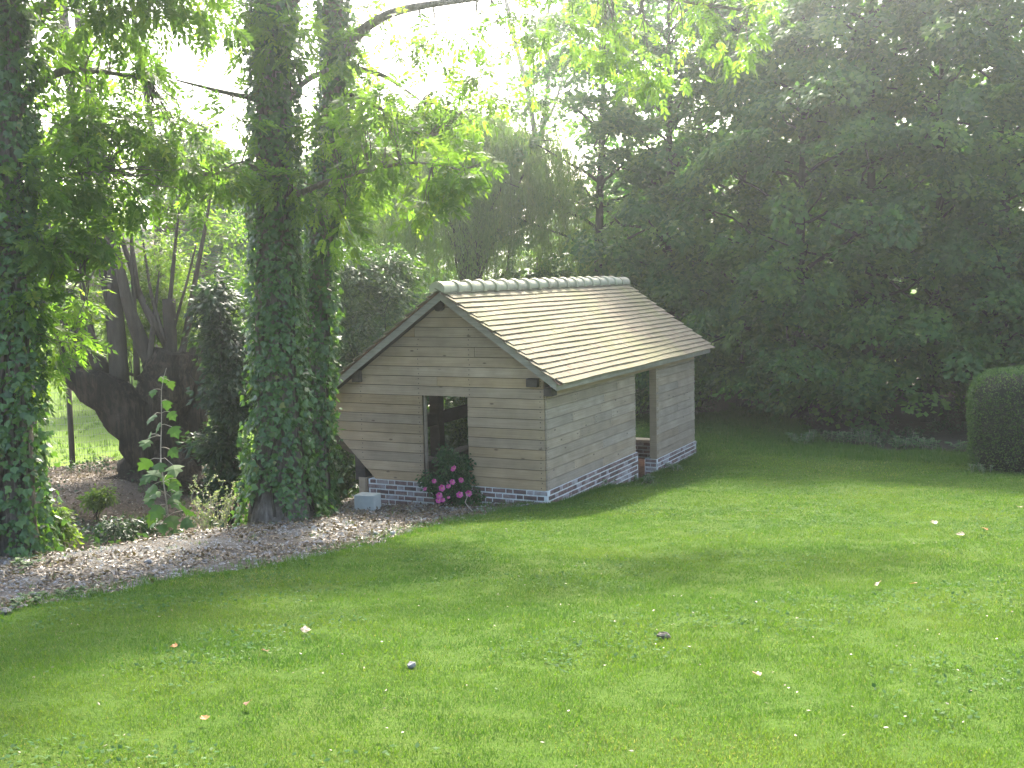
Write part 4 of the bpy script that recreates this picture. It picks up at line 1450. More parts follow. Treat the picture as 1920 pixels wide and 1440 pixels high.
wood_tree(1745, 29.0, 2, 3.3, 1.0, 'maple with drooping boughs above the nettles left of the clipped hedge')
wood_tree(1880, 28.4, 1, 5.2, 1.0, 'maple towering directly behind the clipped hedge')
wood_tree(2050, 27.4, 0, .4, 1.0, 'maple cut off by the right border of the picture above the hedge')
for px, s, k, rot, sc in ((1180, 39, 0, .2, 1.0), (1320, 40, 3, 1.1, 1.05), (1445, 38, 1, 2.4, 1.0), (1570, 37, 3, 3.0, 1.05), (1690, 36, 3, 4.1, 1.0), (1800, 35, 0, 5.0, 1.05), (1940, 33, 3, 5.6, 1.05), (2080, 34, 1, 2.2, 1.0)):
    wood_tree(px, s, k, rot, sc, 'dark maple in the back row of the wood, mostly hidden by nearer boughs', 'trees in the back row of the wood', zs=.60)

# trees beyond the meadow
def far_tree(px, s, k, sc, label, group='trees beyond the sunlit meadow', zs=.8):
    wood_tree(px, s, k, px * .01, sc, label, group, name='far_tree', zs=zs)
for px, s, k, sc, zs in ((-60, 58, 0, .9, .55), (60, 60, 2, 1.0, .5), (190, 66, 0, .8, .42), (385, 62, 2, .9, .55), (480, 56, 1, 1.0, .55), (590, 52, 0, 1.0, .55), (690, 50, 2, 1.0, .5), (780, 56, 1, 1.1, .6)):
    far_tree(px, s, k, sc, 'leafy tree in the line beyond the sunlit meadow, hidden behind nearer foliage', zs=zs)
for px, s, k, sc, zs, lb in ((395, 40, 1, .9, .66, 'hazy tree behind the dark shrub left of the thick ivy trunk'), (500, 41, 0, .9, .62, 'hazy tree mostly hidden behind the thick ivy trunk'),
                             (610, 39, 2, .95, .72, 'hazy tree behind the slimmer ivy trunk'), (715, 41, 0, 1.0, .74, 'hazy tree filling the gap between ivy trunks and weeping willow')):
    far_tree(px, s, k, sc, lb, None, zs=zs)
for px, s, k, sc, zs in ((900, 58, 0, 1.0, .55), (1080, 60, 2, 1.0, .6), (1240, 62, 0, 1.1, .6), (1420, 60, 1, 1.1, .62), (1600, 58, 0, 1.1, .62), (1760, 56, 2, 1.1, .6), (1950, 54, 1, 1.1, .6)):
    far_tree(px, s, k, sc, 'distant tree glimpsed through the trunks of the wood', 'distant trees behind the wood', zs=zs)

# ------------------------------------------------------------------ shrubs
def shrub(name, seed, px, py, s, blobs, per, R, L, Wd, mat, label, cat='shrub', droop=.3, nrand=.55, stems=8, group=None, flat=.3, stemmat='bark_dark'):
    stem_r = .007 if cat == 'plant' else .025
    r = rng_(seed)
    b = P3(px, py, s); b[2] = Hz(b)
    root = thing(name, b, label, cat, group)
    fo, stm = MB(), MB()
    ce = []
    for bx, by, ds, rx, rz, n in blobs:
        p, d = blob_points(r, P3(bx, by, s + ds), (rx, rx, rz), n, .75)
        g = H(p[:, 0], p[:, 1])
        p[:, 2] = np.maximum(p[:, 2], g + .08)
        scatter_leaves(fo, r, p, d, per, R, flat, L, Wd, droop, nrand)
        ce.append(p)
    ce = np.concatenate(ce)
    for i in r.choice(len(ce), min(stems, len(ce)), replace=False):
        stm.tube(curve(b + np.array([r.normal() * .06, r.normal() * .06, -.05]), ce[i], 7, .05, .03, r), radii(stem_r, .005, 7), 5, cap=False)
    part('stems', stm, M[stemmat], root, smooth=True)
    part('foliage', fo, M[mat], root, tint=True, kind='stuff')
    return root
shrub('elder_shrub', 301, 690, 760, 26.0, [(660, 520, 0, .9, .7, 40), (720, 560, .2, .8, .7, 36), (680, 620, -.3, 1.0, .7, 44), (640, 680, -.4, .9, .7, 36), (740, 500, .5, .7, .5, 24), (630, 600, 0, .7, .6, 24)], 70, .34, .13, .06, 'glossy', 'big glossy leaved shrub lit from behind above the left slope of the shed roof', stems=16)
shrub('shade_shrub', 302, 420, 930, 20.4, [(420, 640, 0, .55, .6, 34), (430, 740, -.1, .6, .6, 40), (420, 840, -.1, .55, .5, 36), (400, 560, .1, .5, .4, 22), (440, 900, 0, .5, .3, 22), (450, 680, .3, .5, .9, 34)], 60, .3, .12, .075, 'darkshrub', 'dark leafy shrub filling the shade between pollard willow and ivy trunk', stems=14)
shrub('lit_shrub', 303, 260, 800, 31.0, [(250, 620, 0, 1.2, .8, 40), (330, 640, .5, 1.2, .8, 40), (150, 650, .5, 1.0, .7, 34), (300, 560, 1, 1.1, .8, 34), (400, 600, 1, 1.2, 1.0, 34)], 70, .4, .13, .07, 'lime', 'bright sunlit shrub behind the stems of the pollard willow', stems=12)
shrub('bank_shrub', 304, 640, 920, 22.0, [(630, 830, 0, .5, .55, 30), (655, 880, -.3, .45, .4, 26), (620, 900, -.5, .4, .3, 20), (600, 780, .3, .5, .6, 24)], 70, .28, .09, .05, 'glossy', 'low leafy growth on the stream bank under the slanted gable corner', stems=8)
shrub('bank_shrub', 305, 830, 820, 31.0, [(800, 720, -6, 1.0, .9, 40), (850, 780, -6.5, 1.0, .6, 40), (880, 720, -6, 1.0, .9, 36), (800, 820, -7, .8, .5, 30), (860, 840, -7, .8, .4, 30), (1000, 720, 0, 1.2, 1.0, 34), (1200, 740, 0, 1.2, .8, 30)], 60, .35, .11, .06, 'glossy', 'leafy growth across the stream seen through the gable window', stems=10)
shrub('fern_clump', 306, 95, 1010, 14.6, [(90, 975, 0, .22, .18, 22), (115, 995, .1, .18, .12, 14), (70, 1000, 0, .15, .12, 10)], 50, .16, .07, .03, 'lime', 'small yellow green plant beside the left ivy trunk above the gravel', 'plant', stems=6)
shrub('leafy_weed', 307, 180, 940, 19.0, [(172, 935, 0, .22, .10, 16), (190, 930, 0, .2, .16, 14)], 30, .13, .08, .04, 'lime', 'single bright green weed on the brown bank under the pollard willow', 'plant', stems=5)
shrub('leafy_weed', 308, 215, 1000, 16.2, [(210, 985, 0, .45, .16, 22), (260, 990, .2, .35, .14, 16)], 36, .18, .07, .035, 'darkshrub', 'dark ground plants in the ditch just behind the gravel crest', 'plant', stems=6)

# cotoneaster: arching sprays with small pale leaves
def cotoneaster():
    r = rng_(311)
    s = 17.2
    b = P3(390, 990, s); b[2] = Hz(b)
    root = thing('cotoneaster', b, 'arching shrub with small pale leaves beside the thick ivy trunk', 'shrub')
    stm, fo = MB(), MB()
    for i in range(30):
        tipx, tipy = 345 + 130 * r.random(), 890 + 95 * r.random()
        tip = P3(tipx, tipy, s + r.normal() * .25)
        tip[2] = max(tip[2], Hz(tip) + .06)
        P = curve(b + [r.normal() * .08, r.normal() * .08, 0], tip, 12, .22, .02, r)
        stm.tube(P, radii(.008, .003, 12), 4, cap=False)
        n = 70
        t = .25 + .75 * r.random(n)
        Q = np.stack([np.interp(t, np.linspace(0, 1, 12), P[:, k]) for k in range(3)], 1)
        ax = unit(r.normal(size=(n, 3)))
        fo.kites(Q, ax, side_of(ax, rand_unit(r, n)), .038, .022, .1, np.clip(.55 + r.normal(size=n) * .3, 0, 1))
    part('stems', stm, M['twig'], root)
    part('foliage', fo, M['pale'], root, tint=True, kind='stuff')
cotoneaster()

# sycamore sapling with big separate leaves
def lobed_leaf(L, seed):
    r = rng_(seed)
    mb = MB()
    out = [(0, .0), (.10, .30), (.30, .52), (.36, .30), (.62, .40), (.66, .20), (1.0, 0)]
    pts = [(a, b) for a, b in out] + [(a, -b) for a, b in out[-2:0:-1]]
    v = [[0.42 * L, 0, .02 * L]] + [[a * L, b * L * 1.05, (-.10 * abs(b) - .08 * a * a + r.normal() * .015) * L] for a, b in pts]
    n = len(pts)
    mb.add(v, None, [[0, i + 1, (i + 1) % n + 1] for i in range(n)])
    mb.tint = [np.full(len(v), r.random() * .8 + .1, np.float32)]
    return mb.mesh('leaf', M['sycamore'], tint=True)
def sapling():
    r = rng_(320)
    s = 15.6
    b = P3(325, 1005, s); b[2] = Hz(b)
    root = thing('sycamore_sapling', b, 'young sycamore sapling with big light leaves in front of the pollard trunk', 'sapling')
    k = s / 2087.0
    mb = MB()
    line = [(325, 1005), (312, 940), (300, 860), (304, 780), (300, 720), (312, 690)]
    path = bez([b - [0, 0, .05]] + [P3(x, y, s) for x, y in line[1:]], 20)
    mb.tube(path, radii(.016, .004, 20), 6)
    leaves = [lobed_leaf(.20, 330 + i) for i in range(6)]
    spots = [(300, 715), (318, 722), (288, 738), (312, 758), (290, 785), (318, 780), (300, 800), (284, 822), (322, 808), (275, 832), (318, 850), (282, 870), (300, 875), (325, 880), (312, 898), (278, 900), (290, 915), (318, 915),
             (302, 930), (330, 905), (280, 940), (320, 940), (300, 955), (290, 968), (335, 955), (318, 975), (305, 990), (340, 985), (325, 1000), (295, 985), (345, 965), (310, 960), (285, 925), (330, 930), (296, 890)]
    for i, (x, y) in enumerate(spots):
        sc = 1.0 if y > 840 else .8
        p = P3(x, y - 8, s + r.normal() * .12)
        a = path[np.argmin(np.linalg.norm(path - p, axis=1))]
        mb.tube(curve(a, p, 4, .1, .02, r), .004, 4, cap=False)
        o = bpy.data.objects.new('leaf', leaves[i % 6])
        o.location = tuple(p - b)
        dirv = unit((p - a) * np.array([1, 1, .3]) + RIGHT * r.normal() * .1 - FWH * .05 + np.array([0, 0, -.16]) + RIGHT * r.normal() * .06)
        nr = unit(-FWH * .75 + np.array([0, 0, .55]) + r.normal(size=3) * .5)
        yv = unit(np.cross(nr, dirv))
        zv = np.cross(dirv, yv)
        sc *= .9 + .5 * r.random()
        mm = Matrix.Identity(4)
        for q in range(3):
            mm[q][0], mm[q][1], mm[q][2], mm[q][3] = dirv[q] * sc, yv[q] * sc, zv[q] * sc, float(p[q] - b[q])
        o.matrix_basis = mm
        link(o, root)
    part('stem', mb, M['twig'], root)
sapling()

# rose bush with pink flowers under the gable window
def rose_bush():
    r = rng_(340)
    b = np.array([-1.72, -.42, 0.0]); b[2] = Hz(b)
    root = thing('rose_bush', b, 'green rose bush with pink flowers under the gable window', 'bush')
    s = 17.65
    fo, stm = MB(), MB()
    blobs = [(845, 880, .25, .26, 46), (830, 915, .28, .22, 40), (860, 925, .30, .2, 40), (850, 862, .18, .14, 20), (805, 900, .18, .16, 22), (885, 930, .18, .1, 16), (835, 862, .16, .12, 16), (870, 890, .16, .2, 20), (838, 850, .17, .14, 22), (866, 862, .15, .15, 20)]
    ce = []
    for px, py, rx, rz, n in blobs:
        p, d = blob_points(r, P3(px, py, s), (rx, rx * .7, rz), n, .8)
        p[:, 1] = np.minimum(p[:, 1], -.09)
        scatter_leaves(fo, r, p, d, 24, .10, .4, .055, .034, .3, .7)
        ce.append(p)
    ce = np.concatenate(ce)
    for i in r.choice(len(ce), 14, replace=False):
        stm.tube(curve(b, ce[i], 6, .1, .03, r), radii(.012, .004, 6), 5, cap=False)
    part('stems', stm, M['bark_dark'], root)
    part('foliage', fo, M['rose'], root, tint=True, kind='stuff')
    fl = MB()
    for ringn, rr, tl_ in ((6, .045, .25), (6, .036, .7), (4, .022, 1.1)):
        th = np.arange(ringn) * 2 * PI / ringn + rr * 40
        rad = np.stack([np.cos(th), np.sin(th), np.zeros(ringn)], 1)
        ax = rad * math.cos(tl_) + np.array([0, 0, 1.0]) * math.sin(tl_)
        fl.kites(np.zeros((ringn, 3)), ax, np.stack([-np.sin(th), np.cos(th), np.zeros(ringn)], 1), rr * 1.45, rr * 1.35, -.12, np.linspace(.1, .9, ringn), mid=.62)
    me = fl.mesh('flower', M['pink'], tint=True)
    hm = MB(); hm.tube([(0, 0, .004), (0, 0, .018)], .010, 6)
    hme = hm.mesh('flower_heart', M['yellow'])
    for px, py, sc in ((851, 879, 1.15), (814, 902, .8), (848, 904, 1.0), (865, 900, .95), (841, 912, .9), (829, 915, 1.2), (824, 929, 1.15), (862, 928, 1.2), (879, 925, 1.15), (797, 917, .7), (822, 939, 1.0), (830, 938, .9), (841, 933, .6)):
        p = P3(px, py, s - .42)
        o = bpy.data.objects.new('flower', me)
        nr = Vector(unit(-FWH + np.array([0, 0, .5]) + r.normal(size=3) * .3))
        o.location = tuple(p - b)
        o.rotation_euler = nr.to_track_quat('Z', 'Y').to_euler()
        sc *= .8
        o.scale = (sc, sc, sc)
        link(o, root)
        h = bpy.data.objects.new('flower_heart', hme)
        link(h, o)
rose_bush()

# ------------------------------------------------------------------ clipped hedge
def hedge():
    r = rng_(350)
    lo, hi = np.array([5.62, 6.45, -.62]), np.array([9.6, 8.5, 1.40])
    c, h = (lo + hi) / 2, (hi - lo) / 2
    root = thing('hedge', (c[0], c[1], Hz(c)), 'dense clipped hedge with rounded top edge at the lawn border', 'hedge')
    def surf(n):
        d = rand_unit(r, n)
        p = d / np.abs(d).max(1, keepdims=True)
        e = 6.0
        k = (np.abs(d) ** e).sum(1) ** (-1 / e)
        q = d * k[:, None]
        return q
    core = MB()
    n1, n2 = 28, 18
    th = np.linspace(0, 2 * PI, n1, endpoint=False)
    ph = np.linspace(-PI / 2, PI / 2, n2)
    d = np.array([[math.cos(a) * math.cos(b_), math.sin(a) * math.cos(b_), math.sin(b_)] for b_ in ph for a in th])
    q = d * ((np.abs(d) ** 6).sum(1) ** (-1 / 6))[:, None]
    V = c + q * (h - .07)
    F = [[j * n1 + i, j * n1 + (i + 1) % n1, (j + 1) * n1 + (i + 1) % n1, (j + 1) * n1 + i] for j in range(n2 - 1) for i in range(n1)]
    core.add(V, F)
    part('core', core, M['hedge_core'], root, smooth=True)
    fo = MB()
    n = 60000
    q = surf(n)
    lump = 1 + .07 * (fbm(q[:, 0] * 3 + q[:, 2] * 2, q[:, 1] * 3 + q[:, 2], 1.5, 71, 3) - .5)
    P = c + q * (h - .05 * r.random(n)[:, None] ** 1.5) * lump[:, None]
    keep = P[:, 1] < c[1] + .4
    P, q = P[keep], q[keep]
    n = len(P)
    nn = unit(np.sign(q) * np.abs(q) ** 5)
    ax = unit(nn * .55 + r.normal(size=(n, 3)) * .6 + np.array([0, 0, .2]))
    fo.kites(P, ax, side_of(ax, unit(nn + r.normal(size=(n, 3)) * .7)), .038 + .025 * r.random(n), .022, .1, np.clip(.5 + r.normal(size=n) * .33, 0, 1))
    # stray shoots
    p2 = c + surf(700) * (h + .02)
    p2 = p2[(p2[:, 2] > .4) & (p2[:, 1] < c[1] + .4)]
    ax = unit(np.array([0, 0, 1.0]) + r.normal(size=(len(p2), 3)) * .4)
    fo.kites(p2, ax, side_of(ax, rand_unit(r, len(p2))), .05, .014, .1, np.full(len(p2), .8))
    part('foliage', fo, M['hedge'], root, tint=True, kind='stuff')
hedge()

# ------------------------------------------------------------------ concrete box beside the footing
def concrete_box():
    p = P3(690, 952, 17.0)
    z = Hz(p)
    root = thing('concrete_block', (p[0], p[1], z - .05), 'pale grey concrete block standing at the left end of the brick footing', 'block')
    mb = MB()
    a = .12
    R = np.array([[math.cos(a), -math.sin(a), 0], [math.sin(a), math.cos(a), 0], [0, 0, 1]])
    top = P3(690, 926, 17.0)[2]
    hx, hy, b = .165, .13, .008
    rings = []
    for zz, ins in ((z - .08, 0), (top - b, 0), (top, b)):
        rings += [[-hx + ins, -hy + ins, zz], [hx - ins, -hy + ins, zz], [hx - ins, hy - ins, zz], [-hx + ins, hy - ins, zz]]
    v = np.array(rings)
    v[:, :2] = v[:, :2] @ R[:2, :2].T + p[:2]
    q = [[r_ * 4 + i, r_ * 4 + (i + 1) % 4, r_ * 4 + 4 + (i + 1) % 4, r_ * 4 + 4 + i] for r_ in range(2) for i in range(4)] + [[8, 9, 10, 11]]
    mb.add(v, q)
    part('block', mb, M['concrete'], root)
concrete_box()

# stone lying at the foot of the inner post
def rock(name, c, rad, seed, label, cat, group=None, mat='stone'):
    r = rng_(seed)
    mb = MB()
    n1, n2 = 8, 6
    ph = np.linspace(-PI / 2, PI / 2, n2)
    d = np.array([[math.cos(a) * math.cos(b_), math.sin(a) * math.cos(b_), math.sin(b_)] for b_ in ph for a in np.arange(n1) * 2 * PI / n1])
    d = d * (1 + .18 * r.normal(size=(len(d), 1)))
    F = [[j * n1 + i, j * n1 + (i + 1) % n1, (j + 1) * n1 + (i + 1) % n1, (j + 1) * n1 + i] for j in range(n2 - 1) for i in range(n1)]
    mb.add(d * np.asarray(rad), F)
    o = bpy.data.objects.new(name, mb.mesh(name, M[mat]))
    o.location = tuple(float(v) for v in c)
    link(o)
    return tag(o, label, cat, group)
mb = MB(); mb.box((-3.68, .3, -1.3), (-3.32, 7.5, -.052)); part('basin_kerb', mb, M['coping_dark'], shed)
rock('post_stone', (-3.30, 2.62, .045), (.15, .11, .10), 3, 'rough brown stone lying at the foot of the dark post inside the shed', 'stone', mat='tile_edge')

# pale bent stick in front of the roses
def stick():
    b = P3(889, 966, 16.5); b[2] = Hz(b)
    mb = MB()
    P = [b + [0, 0, -.03], P3(878, 950, 16.5), P3(872, 942, 16.5), P3(876, 932, 16.5), P3(875, 925, 16.5)]
    P[1][2] = max(P[1][2], b[2] + .05)
    mb.tube(np.array(P), [.008, .008, .007, .006, .004], 6)
    o = bpy.data.objects.new('stick', mb.mesh('stick', M['twig'], b))
    o.location = tuple(b)
    link(o)
    tag(o, 'thin pale bent stick poking up in front of the rose bush', 'stick')
stick()

# ------------------------------------------------------------------ wire fence on the far bank
def fence():
    p0 = P3(132, 860, 24.5); p0[2] = Hz(p0)
    root = thing('wire_fence', p0, 'wire mesh fence on thin posts before the sunlit meadow', 'fence')
    line = [P3(x, 800, s) for x, s in ((-90, 23.4), (20, 24.0), (132, 24.5), (240, 25.2), (350, 26.0))]
    hgt = 1.75
    for i, p in enumerate(line):
        z = Hz(p)
        mb = MB(); mb.tube([(p[0], p[1], z - .1), (p[0] + .02, p[1], z + hgt)], .06, 8)
        part('post', mb, M['bark'], root, smooth=True)
    mesh = MB()
    P = bez(line, 90)
    g = H(P[:, 0], P[:, 1])
    for f in np.linspace(.06, .95, 12):
        Q = P.copy(); Q[:, 2] = g + hgt * f
        mesh.tube(Q[::3], .0045, 3, cap=False)
    for i in range(90):
        mesh.tube([(P[i, 0], P[i, 1], g[i] + .06), (P[i, 0], P[i, 1], g[i] + hgt * .95)], .0035, 3, cap=False)
    part('wire_mesh', mesh, M['wire'], root)
fence()

# ------------------------------------------------------------------ house roof beyond the meadow
def house():
    s = 62.0
    c = P3(245, 600, s); z = Hz(c)
    root = thing('house', (c[0], c[1], z), 'far house with brown hipped roof between the pollard stems', 'house')
    R = np.stack([RIGHT, FWH, np.array([0, 0, 1.0])], 1)
    o = np.array([c[0], c[1], 0])
    ez = P3(245, 560, s)[2]
    tz = P3(245, 424, s)[2]
    mb = MB(); mb.box((-3.2, -2.5, z - .5), (3.2, 4.5, ez), R, o); part('wall', mb, M['render_wall'], root)
    mb = MB()
    v = np.array([[-3.6, -2.9, ez - .1], [3.6, -2.9, ez - .1], [3.6, 4.9, ez - .1], [-3.6, 4.9, ez - .1], [-.5, 1, tz], [.6, 1, tz]]) @ R.T + o
    mb.add(v, [[0, 1, 5, 4], [2, 3, 4, 5], [3, 2, 1, 0]], [[1, 2, 5], [3, 0, 4]])
    part('roof', mb, M['rooftile_far'], root)
    for x in (-1.7, 1.2):
        mb = MB(); mb.box((x, -2.53, ez - 1.6), (x + .9, -2.50, ez - .5), R, o); w = part('window', mb, M['render_wall'], root)
        mb = MB(); mb.box((x + .08, -2.545, ez - 1.52), (x + .82, -2.532, ez - .58), R, o); part('pane', mb, M['glass'], w)
house()

# ------------------------------------------------------------------ grass and small ground things
def sample_st(r, n, s0, s1, half, bias=1.0):
    s = s0 + (s1 - s0) * r.random(n) ** bias
    t = (r.random(n) * 2 - 1) * (half(s))
    return CAM[0] + s * FWH[0] + t * RIGHT[0], CAM[1] + s * FWH[1] + t * RIGHT[1], s, t

def grass():
    r = rng_(400)
    mb = MB()
    half = lambda s: s * .50 + 2.0
    for s0, s1, dens, wd, ln in ((3.9, 6.5, 13000, .0046, .027), (6.5, 10, 7600, .0062, .029), (10, 15, 4000, .0085, .031), (15, 20, 2200, .012, .033), (20, 32, 900, .017, .040)):
        area = (half(s0) + half(s1)) * (s1 - s0)
        n = int(area * dens)
        x, y, s, t = sample_st(r, n, s0, s1, half)
        ok = zone(x, y) == 0
        x, y, s = x[ok], y[ok], s[ok]
        patch = fbm(x, y, 1.1, 5, 4)
        fine = fbm(x, y, 4.5, 15, 3)
        keep = r.random(len(x)) < np.clip(.6 + 2.2 * (fine - .28), .6, 1)
        x, y, s, patch, fine = x[keep], y[keep], s[keep], patch[keep], fine[keep]
        n = len(x)
        z = H(x, y)
        th = r.random(n) * 2 * PI
        lean = .25 + .55 * r.random(n)
        d = np.stack([np.cos(th) * lean, np.sin(th) * lean, np.ones(n)], 1)
        d = unit(d)
        sd = np.stack([-np.sin(th + r.normal(size=n) * .6), np.cos(th), np.zeros(n)], 1)
        L = ln * (.45 + .75 * r.random(n)) * (.6 + .8 * fine)
        Wd = wd * (.7 + .6 * r.random(n))
        B = np.stack([x, y, z - .006], 1)
        tint = np.clip(.55 + .85 * (patch - .5) + r.normal(size=n) * .17, 0, .92)  # grass tone varies in patches; contrast raised to paint in sunlit areas
        straw = r.random(n) < (.03 + .30 * np.clip(.42 - fine, 0, .4) + .9 * np.clip(fbm(x, y, .55, 215, 3) - .60, 0, 1))
        tint[straw] = .93 + .07 * r.random(int(straw.sum()))
        bend = np.stack([np.cos(th), np.sin(th), np.zeros(n)], 1) * (L * .35 * lean)[:, None]
        v = np.stack([B + sd * (Wd / 2)[:, None], B - sd * (Wd / 2)[:, None], B + d * L[:, None] + bend], 1).reshape(-1, 3)
        i = np.arange(n)[:, None] * 3
        mb.add(v, None, i + np.arange(3)[None, :], np.repeat(tint, 3))
    o = part('grass', mb, M['grass'], None, tint=True)
    tag(o, 'short mown grass blades all over the sloping lawn', None, None, 'stuff')
    o['category'] = 'grass'
    # clover and plantain rosettes lying in the turf
    cl = MB()
    x, y, s, t = sample_st(r, 42000, 4, 23, half)
    f = fbm(x, y, .9, 77, 3)
    ok = (zone(x, y) == 0) & (f > .53) & (r.random(len(x)) < np.clip((f - .5) * 6, 0, 1))
    x, y, s = x[ok], y[ok], s[ok]
    n = len(x)
    B = np.stack([x, y, H(x, y) + .012 + .02 * r.random(n)], 1)
    th = r.random(n) * 2 * PI
    ax = unit(np.stack([np.cos(th), np.sin(th), .15 + .3 * r.normal(size=n)], 1))
    cl.kites(B, ax, side_of(ax, unit(np.array([0, 0, 1.0]) + r.normal(size=(n, 3)) * .3)), .016 + .022 * r.random(n) + .0008 * s, .016 + .012 * r.random(n), .05, np.clip(.5 + r.normal(size=n) * .3, 0, 1))
    o = part('clover', cl, M['clover'], None, tint=True)
    tag(o, 'small clover leaves in patches through the lawn', 'clover', None, 'stuff')
    # dry specks
    sp = MB()
    x, y, s, t = sample_st(r, 1300, 4, 23, half)
    f = fbm(x, y, 1.2, 99, 3)
    ok = (zone(x, y) == 0) & (r.random(len(x)) < np.clip((f - .38) * 4, .06, 1))
    x, y, s = x[ok], y[ok], s[ok]
    n = len(x)
    B = np.stack([x, y, H(x, y) + .03 + .02 * r.random(n)], 1)
    ax = unit(np.stack([r.normal(size=n), r.normal(size=n), .2 * r.normal(size=n)], 1))
    sp.kites(B, ax, side_of(ax, unit(np.array([0, 0, 1.0]) + r.normal(size=(n, 3)) * .4)), .012 + .012 * r.random(n) + .0007 * s, .007 + .006 * r.random(n), .05, np.clip(.70 + .25 * r.random(n), 0, 1))
    o = part('leaf_specks', sp, M['litter'], None, tint=True)
    tag(o, 'tiny pale dry bits scattered through the lawn grass', 'leaf litter', None, 'stuff')
grass()

def gravel_litter():
    r = rng_(420)
    mb = MB()
    # stones: little five-sided lumps
    n = 9000
    x = -5.2 + 5.4 * r.random(n)
    y = -13 + 13.2 * r.random(n)
    ok = zone(x, y) == 1
    x, y = x[ok], y[ok]
    n = len(x)
    z = H(x, y)
    sz = .010 + .020 * r.random(n) ** 2.5
    big = r.random(n) < .012
    sz[big] *= 1.8
    th = r.random(n)[:, None] * 6 + np.arange(5)[None, :] * 2 * PI / 5
    rr = sz[:, None] * (.75 + .5 * r.random((n, 5)))
    ring = np.stack([x[:, None] + rr * np.cos(th), y[:, None] + rr * np.sin(th), np.repeat((z + sz * .1)[:, None], 5, 1)], -1)
    top = np.stack([x, y, z + sz * .75], -1)[:, None, :]
    v = np.concatenate([ring, top], 1).reshape(-1, 3)
    i = np.arange(n)[:, None, None] * 6
    tr = i + np.array([[k, (k + 1) % 5, 5] for k in range(5)])[None]
    mb.add(v, None, tr.reshape(-1, 3), np.repeat(r.random(n), 6))
    o = part('gravel_stones', mb, M['stone'], None)
    tag(o, 'small chalky stones strewn over the gravel path', 'gravel', None, 'stuff')
    # dead leaves on gravel and bank
    lb = MB()
    n = 70000
    x = -13 + 13.2 * r.random(n)
    y = -13 + 17 * r.random(n)
    zz = zone(x, y)
    f = fbm(x, y, 1.7, 66, 3)
    ok = ((zz == 1) & (f > .38)) | ((zz == 2) & (x < -2.6))
    ok &= ~((x > -3.6) & (x < .1) & (y > -.1))
    x, y = x[ok], y[ok]
    n = len(x)
    B = np.stack([x, y, H(x, y) + .008 + .04 * r.random(n) ** 2], 1)
    ax = unit(np.stack([r.normal(size=n), r.normal(size=n), .35 * r.normal(size=n)], 1))
    lb.kites(B, ax, side_of(ax, unit(np.array([0, 0, 1.0]) + r.normal(size=(n, 3)) * .5)), .035 + .05 * r.random(n), .018 + .026 * r.random(n), .25, np.clip(.45 + r.normal(size=n) * .22, 0, 1))
    o = part('leaf_litter', lb, M['litter'], None, tint=True)
    tag(o, 'brown dead leaves lying over the gravel and the stream bank', 'leaf litter', None, 'stuff')
    # weeds and grass tufts: gravel edge, wall foot, ditch, rough strip and wood edge
    g = MB()
    def tufts(x, y, n_each, ln, wd, tint0):
        n = len(x)
        X = np.repeat(x, n_each) + r.normal(size=n * n_each) * .05
        Y = np.repeat(y, n_each) + r.normal(size=n * n_each) * .05
        k = len(X)
        th = r.random(k) * 2 * PI
        le = .3 + .6 * r.random(k)
        d = unit(np.stack([np.cos(th) * le, np.sin(th) * le, np.ones(k)], 1))
        sd = np.stack([-np.sin(th), np.cos(th), np.zeros(k)], 1)
        L = ln * (.4 + .8 * r.random(k))
        B = np.stack([X, Y, H(X, Y) - .01], 1)
        v = np.stack([B + sd * wd / 2, B - sd * wd / 2, B + d * L[:, None]], 1).reshape(-1, 3)
        g.add(v, None, np.arange(k)[:, None] * 3 + np.arange(3)[None], np.repeat(np.clip(tint0 + r.normal(size=k) * .15, 0, .95), 3))
    y = -11 + 11 * r.random(420)
    tufts(lawn_edge(y) + r.normal(size=420) * .16, y, 22, .08, .007, .4)
    y = .2 + 7.8 * r.random(260)
    tufts(.10 + .14 * r.random(260), y, 22, .10, .009, .35)
    x = -3.4 + 3.2 * r.random(60)
    tufts(x, -.12 - .3 * r.random(60), 16, .10, .008, .45)
    x = -3.2 + 2.4 * r.random(50); y = -10 + 9.5 * r.random(50)
    tufts(x, y, 16, .08, .007, .5)
    x = -2 + 8 * r.random(2600); y = 7.5 + 9 * r.random(2600)
    ok = zone(x, y) == 0
    tufts(x[ok], y[ok], 16, .16, .014, .30)
    x = -9 + 6 * r.random(900); y = -9 + 14 * r.random(900)
    ok = (zone(x, y) == 2) & (r.random(900) < .8)
    tufts(x[ok], y[ok], 14, .18, .012, .25)
    x = -40 + 36 * r.random(16000); y = -8 + 50 * r.random(16000)
    s, t = st(x, y)
    ok = (zone(x, y) == 4) & (s < 44) & (t > -.52 * s) & (t < -.2 * s)
    tufts(x[ok], y[ok], 8, .16, .022, .62)
    o = part('rough_grass', g, M['grass'], None, tint=True)
    tag(o, 'longer rough grass along the wall foot, gravel edge and banks', 'grass', None, 'stuff')
    # low leafy undergrowth
    u = MB()
    n = 15000
    x = -12 + 24 * r.random(n); y = -9 + 33 * r.random(n)
    zz = zone(x, y)
    s, t = st(x, y)
    f = fbm(x, y, .8, 123, 3)
    ok = (((zz == 2) & (f > .46) & (x < -3.3)) | ((zz == 3) & (f > .50))) & (np.abs(t) < .5 * s + 1)
    x, y = x[ok], y[ok]
    C = np.stack([x, y, H(x, y) + .08 + .14 * r.random(len(x))], 1)
    O = unit(np.stack([r.normal(size=len(x)), r.normal(size=len(x)), np.ones(len(x)) * .8], 1))
    scatter_leaves(u, r, C, O, 9, .20, .3, .085, .05, .4, .5)
    o = part('undergrowth', u, M['darkshrub'], None, tint=True)
